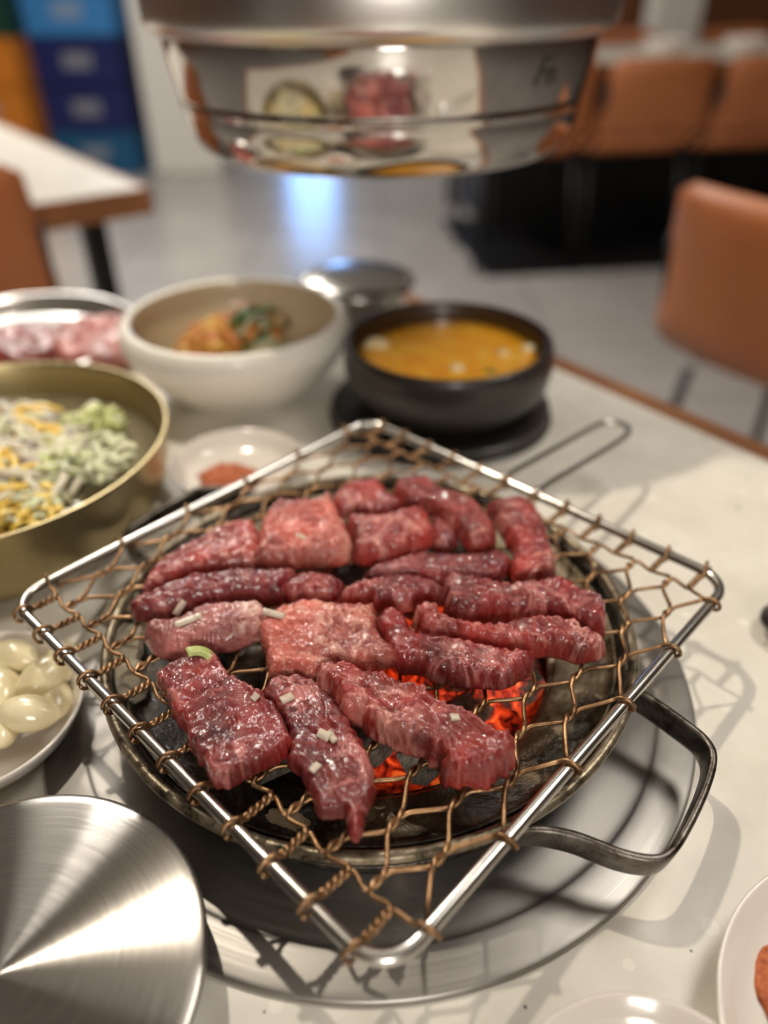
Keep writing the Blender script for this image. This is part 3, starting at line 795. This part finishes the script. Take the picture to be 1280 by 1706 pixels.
# ---------------------------------------------------------------- garlic dish
def dish(name, loc, R_, H_, mat, label, cat='dish', foot=.55, thick=.0022, group=None):
    po = [(0, .0015), (R_ * foot - .002, .0015), (R_ * foot - .001, 0), (R_ * foot, 0), (R_ * (foot + .04), .002), (R_ * .86, H_ * .42), (R_ * .97, H_ * .8), (R_, H_ - .0008), (R_ - thick * .35, H_), (R_ - thick * .9, H_ - .0006)]
    pi_ = [(R_ * .93 - thick, H_ * .62), (R_ * .82 - thick, H_ * .38), (R_ * foot, .0048), (0, .004)]
    o = mesh(name, *lathe(smoothprof(po, 3) + smoothprof(pi_, 4), 96), mat, loc=loc)
    return tag(o, label, cat, group)
gd = P(20, 1165, .022)
dish('side_dish', (-.1925, -.049, 0), .0512, .023, WHITE, 'white ceramic dish of peeled garlic cloves left of the grate')
CLOVE = m_veg('peeled_garlic', (.74, .62, .35), (.88, .79, .54), .22, 30); CLOVE.node_tree.nodes['Principled BSDF'].inputs['Coat Weight'].default_value = .5
def clove(seed):
    random.seed(seed); pr = smoothprof([(0, -.0125), (.0035, -.0118), (.0080, -.006), (.0088, .000), (.0068, .006), (.0030, .0105), (0, .0125)], 3)
    V, F = lathe(pr, 20); W = []
    for x, y, z in V:
        a = math.atan2(y, x); flat = 1 - .16 * max(0, math.cos(a - .6)) - .10 * max(0, math.cos(a + 1.9))
        W.append((x * flat * 1.05 + .0022 * math.sin(z * 90), y * flat * .92, z))
    return W, F
cl = [mesh('garlic_clove', *clove(i), CLOVE) for i in range(1)]
cpos = [(26, 1095, .021, (1.3, .3, .9)), (75, 1125, .021, (1.5, -.2, 2.2)), (5, 1150, .019, (1.4, .1, .2)), (52, 1188, .022, (1.5, .2, 1.2)), (100, 1105, .015, (1.4, .4, 2.9)), (-8, 1215, .017, (1.3, .2, .5)), (-30, 1120, .021, (1.5, 0, 1.4)), (88, 1165, .012, (1.5, 0, .3))]
cl_lab = ['back', 'back right', 'left', 'front centre', 'rightmost', 'front left', 'far left', 'lowest, mostly hidden']
for i, (x, y, z, r_) in enumerate(cpos):
    o = cl[0] if i == 0 else linkcopy(cl[0]); p = P(x, y, z); o.location = (p.x, p.y, z); o.rotation_euler = r_; o.scale = (1.22,) * 3
    tag(o, 'peeled ivory garlic clove, %s in the white dish' % cl_lab[i], 'garlic', 'peeled garlic cloves in the white dish')

# ---------------------------------------------------------------- small dishes
dish('spice_dish', (-.1020, .1815, 0), .0478, .0195, WHITE, 'small white dish of red seasoning behind the grate')
p = P(388, 788, .011)
o = mesh('red_seasoning', *blob(0, 0, .0250, .0185, .0095, 1.7), POWDER, loc=(p.x - .002, p.y, .0056)); tag(o, 'heap of red-brown seasoning in the small white dish', 'seasoning')
dish('side_dish', (.1880, -.1975, 0), .0722, .019, WHITE, 'white round dish with red sauce cut off at bottom right')
o = mesh('red_sauce', *blob(0, 0, .020, .018, .003, 5.2), POWDER, loc=P(1338, 1640, .007)); tag(o, 'red sauce in the white dish at the bottom right edge', 'sauce')
dish('side_dish', (.0868, -.2225, 0), .0492, .016, WHITE, 'empty white dish at the bottom edge, lower right of the grate')
# spoon at the right edge
sp = P(1272, 1045, .006)
so = thing('spoon', (sp.x, sp.y, 0), 'steel spoon tip showing at the right edge beside the grate', 'spoon')
V, F = lathe(smoothprof([(0, .0012), (.010, .002), (.016, .0052), (.0205, .0088)], 4) + smoothprof([(.0198, .0088), (.0155, .0060), (.010, .0030), (0, .0022)], 3), 40)
mesh('spoon_bowl', [(x * 1.35 + .026, y, z) for x, y, z in V], F, STEEL, so)
mesh('spoon_handle', *tube([(.050, 0, .0085), (.07, .002, .012), (.11, .004, .010), (.19, .008, .003)], 1, section=[(-.003, -.001), (.003, -.001), (.003, .001), (-.003, .001)], upvec=(0, 0, 1)), STEEL, so)

# ---------------------------------------------------------------- bowls behind the grate
wb = thing('stoneware_bowl', (-.1215, .3400, 0), 'large rounded ivory stoneware bowl with seasoned greens behind the grate', 'bowl')
wb.scale = (.965,) * 3
WR_ = .0955; WH = .0745
mesh('bowl_body', *lathe(smoothprof([(0, .003), (.046, .003), (.050, .0), (.054, .002), (.070, .012), (.090, .032), (.1015, .052), (.1025, .064), (.0995, .072), (WR_, WH), (.0915, .0728)], 5), 96), OFFW, wb)
mesh('glazed_inside', *lathe(smoothprof([(.0915, .0728), (.0895, .066), (.086, .050), (.070, .026), (.040, .012), (0, .009)], 5), 96), OFFIN, wb)
def heap(name, n, R_, h, size, mats, seed, leaf=False):
    random.seed(seed); buckets = {id(m_): ([], [], m_) for m_ in mats}
    for i in range(n):
        a = random.uniform(0, 2 * PI); r_ = R_ * math.sqrt(random.random()); z = h * (1 - (r_ / R_) ** 2) * random.uniform(.6, 1)
        m_ = random.choice(mats); c = Vector((r_ * math.cos(a), r_ * math.sin(a), z)); k = random.uniform(0, 2 * PI); L = size * random.uniform(.6, 1.4)
        dd = Vector((math.cos(k), math.sin(k), random.uniform(-.3, .3))); up = Vector((0, 0, 1)); cv = random.uniform(-.5, .5) * L
        side_ = dd.cross(up)
        path = [c + dd * (L * (t - .5)) + side_ * cv * math.sin(PI * t) + up * (.25 * L * math.sin(PI * t)) for t in [j / 6 for j in range(7)]]
        wd = size * (.28 if leaf else .085)
        sec = [(-wd, 0), (0, -wd * .2), (wd, 0), (0, wd * .25)] if leaf else None
        vf = tube(path, wd, 6, section=sec)
        b = buckets[id(m_)]; off = len(b[0]); b[0].extend(vf[0]); b[1].extend([tuple(q + off for q in f) for f in vf[1]])
    return [(V_, F_, m_) for V_, F_, m_ in buckets.values() if V_]
KIM = m_veg('orange_seasoned_salad', (.55, .16, .03), (.80, .38, .10)); GREEN = m_veg('dark_green_leaf', (.04, .09, .015), (.14, .24, .05)); PALEG = m_veg('pale_cabbage', (.62, .62, .34), (.82, .80, .58))
NOOD = m_veg('pale_noodles', (.62, .56, .42), (.80, .74, .58)); YEL = m_veg('yellow_egg_strips', (.80, .50, .06), (.92, .68, .20)); YG = m_veg('yellow_green_cucumber', (.50, .56, .14), (.72, .74, .34)); GREY = m_veg('grey_noodles', (.30, .26, .22), (.46, .40, .34))
p = P(340, 552, .05)
base = mesh('seasoned_salad', *blob(0, 0, .030, .028, .022, 2.2), KIM, loc=(-.143, .347, .033)); tag(base, 'heap of orange seasoned salad in the ivory stoneware bowl', 'food')
for V_, F_, m_ in heap('s', 120, .030, .024, .016, [KIM, KIM, YEL], 5): mesh('salad_shreds', V_, F_, m_, base, loc=(0, 0, .004))['kind'] = 'stuff'
gr = mesh('green_vegetables', *blob(0, 0, .028, .022, .018, 4.2), PALEG, loc=(-.108, .354, .036)); tag(gr, 'dark green vegetables beside the orange salad in the ivory bowl', 'food')
for V_, F_, m_ in heap('g', 34, .026, .026, .026, [GREEN, GREEN, PALEG, KIM], 6, True): mesh('green_leaves', V_, F_, m_, gr, loc=(0, 0, .006))['kind'] = 'stuff'

tr = mesh('bowl_stand', *lathe(smoothprof([(0, 0), (.088, 0), (.092, .002), (.093, .008), (.090, .0105), (.070, .009), (0, .009)], 3), 72), BLACKC, loc=(.0545, .2925, 0)); tag(tr, 'round black stand under the black stew bowl', 'stand')
bb = thing('stew_bowl', (.0600, .2960, .009), 'black stoneware bowl of orange stew behind the grate', 'bowl')
bb.scale = (.965,) * 3
mesh('bowl_body', *lathe(smoothprof([(0, .003), (.064, .002), (.068, 0), (.076, .006), (.0860, .020), (.0895, .038), (.0890, .053), (.0862, .0585), (.0825, .0578)], 5), 96), BLACKC, bb)
mesh('glazed_inside', *lathe(smoothprof([(.0825, .0578), (.0795, .052), (.078, .040), (.070, .018), (0, .010)], 5), 96), BLACKIN, bb)
st = mesh('orange_stew', *lathe([(0, .0008), (.03, .0006), (.06, .0004), (.0765, .0), (.0755, -.003), (0, -.003)], 64), STEW, loc=(.0600, .2960, .0507)); tag(st, 'thick orange stew filling the black stoneware bowl', 'stew')
TOFU = m_veg('tofu_and_egg', (.80, .58, .25), (.92, .78, .50))
for i, (x, y, s_, lb) in enumerate([(628, 572, .012, 'pale tofu curd at the left edge of the stew'), (838, 586, .006, 'small pale chunk at the right of the stew'), (762, 612, .007, 'pale egg curd at the front of the stew'), (880, 578, .007, 'yellow curd by the right rim of the stew')]):
    q = P(x, y, .0525); o = mesh('tofu_piece', *blob(0, 0, s_, s_ * .8, s_ * .5, i + 7.1), TOFU, loc=(q.x, q.y, .0509)); tag(o, lb, 'tofu')
q = P(818, 616, .0525); o = mesh('scallion_piece', *blob(0, 0, .005, .003, .002, 1.1), GREEN, loc=(q.x, q.y, .0509)); tag(o, 'green scallion bit at the front right of the stew', 'scallion')

bz = thing('brass_bowl', (-.2620, .1400, 0), 'large brushed brass bowl of cold noodles at the left edge', 'bowl')
mesh('bowl_body', *lathe(smoothprof([(0, .002), (.085, .001), (.095, .002), (.105, .006), (.114, .018), (.119, .035), (.1215, .052), (.1232, .0610), (.1225, .0622), (.1208, .0612), (.1185, .052), (.116, .035), (.110, .018), (.098, .008), (0, .005)], 4), 120), BRASS, bz)
BROTH = N('clear_broth').set(Base_Color=(.30, .26, .16), Roughness=.06, Coat_Weight=.6).m
o = mesh('noodle_broth', *lathe([(0, .001), (.1150, .0), (.1135, -.006), (0, -.006)], 72), BROTH, loc=(-.2620, .14, .037)); tag(o, 'cloudy broth in the brass bowl', 'broth')
no = mesh('cold_noodles', *blob(0, 0, .085, .066, .014, 6.6), NOOD, loc=(-.276, .137, .0385)); tag(no, 'mound of pale cold noodles in the brass bowl', 'noodles')
for V_, F_, m_ in heap('n', 520, .080, .018, .030, [NOOD, NOOD, GREY, PALEG, YEL], 8): mesh('noodle_strands', V_, F_, m_, no, loc=(0, -.002, .002))['kind'] = 'stuff'
for i, (x, y, a, b, h, m_, lb, nm) in enumerate([(155, 705, .020, .016, .016, YG, 'mound of pale green cabbage at the back of the brass bowl', 'cabbage_mound'), (150, 762, .030, .012, .010, PALEG, 'pale shredded radish at the right of the brass bowl', 'radish_shreds'),
        (25, 842, .026, .012, .008, YEL, 'yellow egg half at the front of the brass bowl', 'egg_half'), (60, 722, .022, .012, .010, YEL, 'yellow pickle strips at the back of the noodles', 'pickle_strips'), (110, 775, .020, .009, .012, YG, 'yellow green cucumber slices in the middle of the brass bowl', 'cucumber_slices')]):
    q = P(x, y, .05); o = mesh(nm, *blob(0, 0, a, b, h, i + 11.4), m_, loc=(q.x, q.y, .044)); tag(o, lb, 'food')
    for V_, F_, mm in heap('t', 60, a, h * .8, .011, [m_, PALEG], 30 + i, True): mesh('shreds', V_, F_, mm, o, loc=(0, 0, .003))['kind'] = 'stuff'

# steel covered bowl by the table corner
q = P(596, 520, .0)
cb = thing('covered_bowl', (q.x, q.y, 0), 'shiny steel lidded bowl at the table corner behind the two bowls', 'bowl')
mesh('bowl_body', *lathe(smoothprof([(0, .002), (.034, .001), (.038, 0), (.052, .012), (.060, .030), (.061, .034), (.058, .034), (.048, .014), (0, .006)], 4), 64), STEEL, cb)
mesh('lid', *lathe(smoothprof([(.0635, .033), (.064, .036), (.058, .041), (.035, .0465), (0, .0485)], 4) + [(0, .046), (.060, .034)], 64), STEEL, cb)
# steel tray with more raw meat, far left
tx = P(30, 565, .012)
o = mesh('meat_platter', *lathe(smoothprof([(0, 0), (.085, 0), (.100, .004), (.112, .016), (.118, .018), (.119, .0195), (.112, .0185), (.098, .0065), (.084, .0025), (0, .0025)], 4), 96), STEEL, loc=(tx.x, tx.y, 0))
tag(o, 'shiny steel platter of raw beef at the far left', 'platter')
PL = [[(0, 560), (40, 545), (95, 552), (110, 580), (80, 612), (0, 620)], [(80, 570), (110, 545), (160, 536), (205, 530), (235, 560), (225, 600), (170, 620), (110, 615)],
      [(-60, 560), (-20, 540), (10, 556), (5, 610), (-50, 620)]]
for i, (pl_, lb) in enumerate(zip(PL, ['raw beef slice in the middle of the steel platter', 'bright raw beef slice at the right of the steel platter', 'raw beef slice at the left of the steel platter'])):
    piece('beef_slice', pl_, .018, M['mid' if i != 1 else 'pink'], lb, z0=.006, lump=.004, step=.004, seed=40 + i, grp='raw beef slices on the steel platter')

# ---------------------------------------------------------------- exhaust hood
HC = (.007, .440)
hd = thing('exhaust_hood', (HC[0], HC[1], .188), 'polished steel round exhaust hood hanging above the far side of the grill', 'exhaust hood')
hp_ = smoothprof([(.138, .0005), (.147, -.0005), (.1545, .004), (.1605, .013), (.1645, .024), (.1660, .0345)], 4) + [(.1674, .0358), (.1678, .0385)] + smoothprof([(.1672, .0400), (.1710, .055), (.1745, .071), (.1762, .083)], 4)
mesh('hood_drum', *lathe(hp_ + smoothprof([(.1740, .083), (.168, .05), (.160, .025), (.148, .006), (.138, .0005)], 3), 144), HOODM, hd)
mesh('rolled_flange', *lathe(smoothprof([(.1755, .083), (.180, .0838), (.1862, .088), (.1885, .096), (.1885, .112), (.1865, .122), (.181, .126), (.176, .127)], 4) + [(.174, .125), (.1745, .085)], 144, True), FLANGE, hd)
mesh('duct', *lathe(smoothprof([(.180, .126), (.165, .15), (.12, .19), (.07, .23), (.06, .27)], 4) + [(.06, 1.71)], 72), HOODM, hd)
# dark logo mark on the drum
LOGO = plain('dark_print', (.05, .045, .04), .5)
def decal(strokes, ang0, z0, s_, w_):
    V, F = [], []
    for a, b in strokes:
        a, b = Vector((*a, 0)), Vector((*b, 0)); d = (b - a).normalized(); n_ = Vector((-d.y, d.x, 0)) * w_ / 2
        q = [a - n_, a + n_, b + n_, b - n_]; i0 = len(V)
        for p_ in q:
            zz_ = z0 + p_.y * s_; rr_ = .1700 + (zz_ - .05) * .20 + .0006; an = ang0 + p_.x * s_ / rr_
            V.append((rr_ * math.cos(an), rr_ * math.sin(an), zz_))
        F.append((i0, i0 + 3, i0 + 2, i0 + 1))
    return V, F
mesh('logo_mark', *decal([((0, 0), (.25, 1)), ((.2, 1), (.8, 1)), ((.15, .55), (.6, .55)), ((.8, 0), (.8, .6)), ((.8, .62), (1.2, .5)), ((1.2, .5), (1.3, 0))], R(-90) + math.asin(.105 / .17), .056, .016, .22), LOGO, hd, smooth=False)

# ---------------------------------------------------------------- furniture behind
def make_chair(loc, rz, label, group=None, name='dining_chair'):
    """seat faces +y; origin on the floor; back at y=0"""
    t = thing(name, loc, label, 'chair', group, rz)
    mesh('seat', *box(-.21, .21, .14, .50, .43, .475, .02, 3), LEATHER, t)
    # backrest, gently curved in plan
    V, F = [], []; nx, nz = 14, 8
    for s_ in (0, 1):
        for k in range(nz + 1):
            for i in range(nx + 1):
                a = i / nx * 2 - 1; c = k / nz; wv = .235 * (1 - .13 * c) 
                x = a * wv; z = .515 + .28 * c; 
                rr_ = max(0, abs(a) - .82) / .18; z = .66 + (z - .66) * (1 - .12 * rr_ ** 2)
                ed_ = max(abs(a) ** 8, abs(2 * c - 1) ** 8); th_ = .017 * (1 - .75 * ed_)
                V.append((x, -.02 - .05 * c + .035 * a * a + (th_ if s_ else -th_), z))
    m_ = (nx + 1) * (nz + 1)
    for k in range(nz):
        for i in range(nx):
            a = k * (nx + 1) + i; F.append((a, a + 1, a + nx + 2, a + nx + 1)); F.append((m_ + a, m_ + a + nx + 1, m_ + a + nx + 2, m_ + a + 1))
    bd = [i for i in range(nx + 1)] + [k * (nx + 1) + nx for k in range(1, nz + 1)] + [nz * (nx + 1) + i for i in range(nx - 1, -1, -1)] + [k * (nx + 1) for k in range(nz - 1, 0, -1)]
    for a, b in zip(bd, bd[1:] + bd[:1]): F.append((b, a, a + m_, b + m_))
    mesh('backrest', V, F, LEATHER, t)
    for sx in (-1, 1):
        mesh('back_post', *tube([(sx * .205, .15, .44), (sx * .212, .01, .53), (sx * .212, -.02, .70)], .010, 8), BLACKM, t)
        mesh('leg', *tube([(sx * .20, .10, .435), (sx * .215, .02, .0)], .011, 8), BLACKM, t)
        mesh('leg', *tube([(sx * .19, .43, .435), (sx * .20, .45, .0)], .011, 8), BLACKM, t)
    return t
ch = make_chair((.630, .835, FZ), R(-55), 'tan leather dining chair to the right behind the grill table')
def place(loc, rz, label, group=None):
    c = linkcopy(ch); c.location = loc; c.rotation_euler = (0, 0, rz); c['label'] = label
    if group: c['group'] = group
    return c
def make_table(loc, rz, lx, ly, label, group=None, topm=STONE, name='dining_table'):
    t = thing(name, loc, label, 'table', group, rz)
    mesh('tabletop', *box(.012, lx - .012, .012, ly - .012, .715, .75), topm, t, smooth=False)
    for a in ((0, lx, 0, .012), (0, lx, ly - .012, ly), (0, .012, .012, ly - .012), (lx - .012, lx, .012, ly - .012)):
        mesh('wooden_edge', *box(*a, .705, .7495), WOOD, t, smooth=False)
    for x in (.09, lx - .09):
        for y in (.09, ly - .09): mesh('leg', *box(x - .02, x + .02, y - .02, y + .02, 0, .706), BLACKM, t, smooth=False)
    return t
A = P(250, 312, 0)
# left table: corner A, running back-left and left
ang_ = math.atan2(.798, -.603)
make_table((A.x, A.y, FZ), ang_, 1.3, .75, 'cream topped dining table with brown edge at the left behind the platter')
lc_ = place((-.73, .863, FZ), R(37), 'tan leather dining chair at the left edge beside the left table')
lc_.scale = (1, 1, 1.05)
cc_ = e0 - NV * 1.16 + DV * .62
place((cc_.x, cc_.y, FZ), R(-53), 'unseen tan leather dining chair added behind the viewer for the hood reflection')  # extra chair out of view, added to brown the hood's reflection
# far right rows
tR = P(1000, 105, 0); DG = 'dining tables across the room'
make_table((.42, 3.38, FZ), R(8), 2.3, .9, 'far cream dining table on the right behind the row of chairs')
ftz = 0
CG = 'tan chairs at the far right table'
for i, (x, y) in enumerate([(.62, 2.98), (1.09, 3.05), (1.56, 3.12), (2.03, 3.19)]):
    place((x, y, FZ + .010), R(8), ['leftmost', 'second from left', 'third from left', 'rightmost'][i] + ' of the tan chairs on the near side of the far right table', CG)
for i, (x, y) in enumerate([(.95, 4.85), (1.45, 4.92), (2.15, 5.0)]):
    place((x, y, FZ), R(188), ['leftmost', 'middle', 'rightmost'][i] + ' of the tan chairs on the far side of the far right table', 'chairs beyond the far right table')
for i, (x_, y_) in enumerate([(1.29, 3.66), (1.66, 3.70)]):
    o = mesh('round_bowl', *lathe(smoothprof([(0, 0), (.05, 0), (.09, .03), (.10, .07), (.095, .072), (.08, .03), (0, .01)], 3), 48), WHITE, loc=(x_, y_, 0))
    tag(o, ['left', 'right'][i] + ' one of two white bowls on the far right table', 'bowl')
q = P(1150, 60, -.2); o = struct(mesh('trim_1', *box(1.78, 2.06, 5.45, 5.75, FZ, 1.9, .01), WALLM, smooth=False))
make_table((3.0, 4.6, FZ), R(8), 1.6, .8, 'cream dining table at the far right in front of the wood wall')
o = mesh('dark_filler_box', *shift(box(0, 2.0, 0, .62, 0, .70, .01), (.55, 3.64, FZ), R(8)), BLACKM, smooth=False); tag(o, 'black box added to darken the space under the far right dining table', 'cabinet')  # added box standing in for the dark space below the far table
o = mesh('dark_floor_sheet', *shift(box(0, 2.5, 0, .95, 0, .010, .003), (.45, 2.93, FZ), R(8)), BLACKM, smooth=False); tag(o, 'thin black sheet added to darken the grey floor under the far row of chairs', 'mat')  # added sheet standing in for the dark, shaded floor beneath the chairs
# low wooden partition behind the tables
pt = mesh('wooden_partition', *box(.9, 5.5, 6.2, 6.35, FZ, .55, .005), m_wood('panel_wood', (.14, .05, .016), (.27, .10, .035)), smooth=False); tag(pt, 'long brown wooden partition at the far right of the room', 'partition')
# pale column beside the crates
struct(mesh('trim_2', *box(-1.50, -1.05, 5.15, 5.6, FZ, 1.9, .01), WALLM, smooth=False))

# crates stacked at far left
def crate(loc, col, label, name='bottle_crate', w_=.56, d_=.38, h_=.26, grp='stacked plastic bottle crates'):
    t = thing(name, loc, label, 'crate', grp, R(-4))
    m_ = bpy.data.materials.get('plastic_' + col[0]) or N('plastic_' + col[0]).set(Base_Color=col[1], Roughness=.4).m
    parts = [box(-w_ / 2, w_ / 2, -d_ / 2, -d_ / 2 + .012, .0, h_ * .30), box(-w_ / 2, w_ / 2, d_ / 2 - .012, d_ / 2, 0, h_ * .95),
             box(-w_ / 2, -w_ / 2 + .012, -d_ / 2, d_ / 2, 0, h_ * .95), box(w_ / 2 - .012, w_ / 2, -d_ / 2, d_ / 2, 0, h_ * .95), box(-w_ / 2, w_ / 2, -d_ / 2, d_ / 2, 0, .012),
             box(-w_ / 2, w_ / 2, -d_ / 2, -d_ / 2 + .012, h_ * .72, h_ * .95), box(-w_ / 2, -w_ / 2 + .05, -d_ / 2, -d_ / 2 + .012, h_ * .28, h_ * .74), box(w_ / 2 - .05, w_ / 2, -d_ / 2, -d_ / 2 + .012, h_ * .28, h_ * .74),
             box(-w_ / 2 + .05, w_ / 2 - .05, -d_ / 2 + .004, -d_ / 2 + .012, h_ * .28, h_ * .74)]
    mesh('crate_shell', *join(*parts), m_, t, smooth=False)
    mesh('top_rim', *join(box(-w_ / 2 - .006, w_ / 2 + .006, -d_ / 2 - .006, -d_ / 2 + .014, h_ * .93, h_ * .985), box(-w_ / 2 - .006, w_ / 2 + .006, d_ / 2 - .014, d_ / 2 + .006, h_ * .93, h_ * .985),
         box(-w_ / 2 - .006, -w_ / 2 + .014, -d_ / 2 + .014, d_ / 2 - .014, h_ * .93, h_ * .985), box(w_ / 2 - .014, w_ / 2 + .006, -d_ / 2 + .014, d_ / 2 - .014, h_ * .93, h_ * .985)), m_, t, smooth=False)
    mesh('pale_label', *box(-.09, .09, -d_ / 2 - .003, -d_ / 2 + .006, h_ * .34, h_ * .68), N('pale_print').set(Base_Color=tuple(min(1, c * .5 + .18) for c in col[1]), Roughness=.5).m, t, smooth=False)
    return t
DB = ('navy', (.010, .016, .10)); TB = ('teal_blue', (.01, .09, .20)); LB = ('light_blue', (.04, .20, .48)); GN = ('green', (.012, .055, .032)); OR = ('orange', (.62, .20, .02))
bx, by = -1.84, 5.30
for i, (c, nm) in enumerate([(TB, 'teal blue crate at the bottom of the blue stack'), (DB, 'navy crate second from the floor in the blue stack'), (DB, 'navy crate under the light blue one in the blue stack'), (LB, 'light blue crate directly above the two navy ones'), (LB, 'light blue crate on top of the blue stack')]):
    crate((bx, by, FZ + .26 * i), c, nm)
for i, (c, nm) in enumerate([(OR, 'orange crate at the bottom of the left stack'), (OR, 'orange crate second in the left stack'), (OR, 'orange crate third in the left stack, under the green ones'), (GN, 'green crate resting on the orange crates'), (GN, 'green crate on top of the left stack')]):
    crate((bx - .62, by - .05, FZ + .26 * i), c, nm)
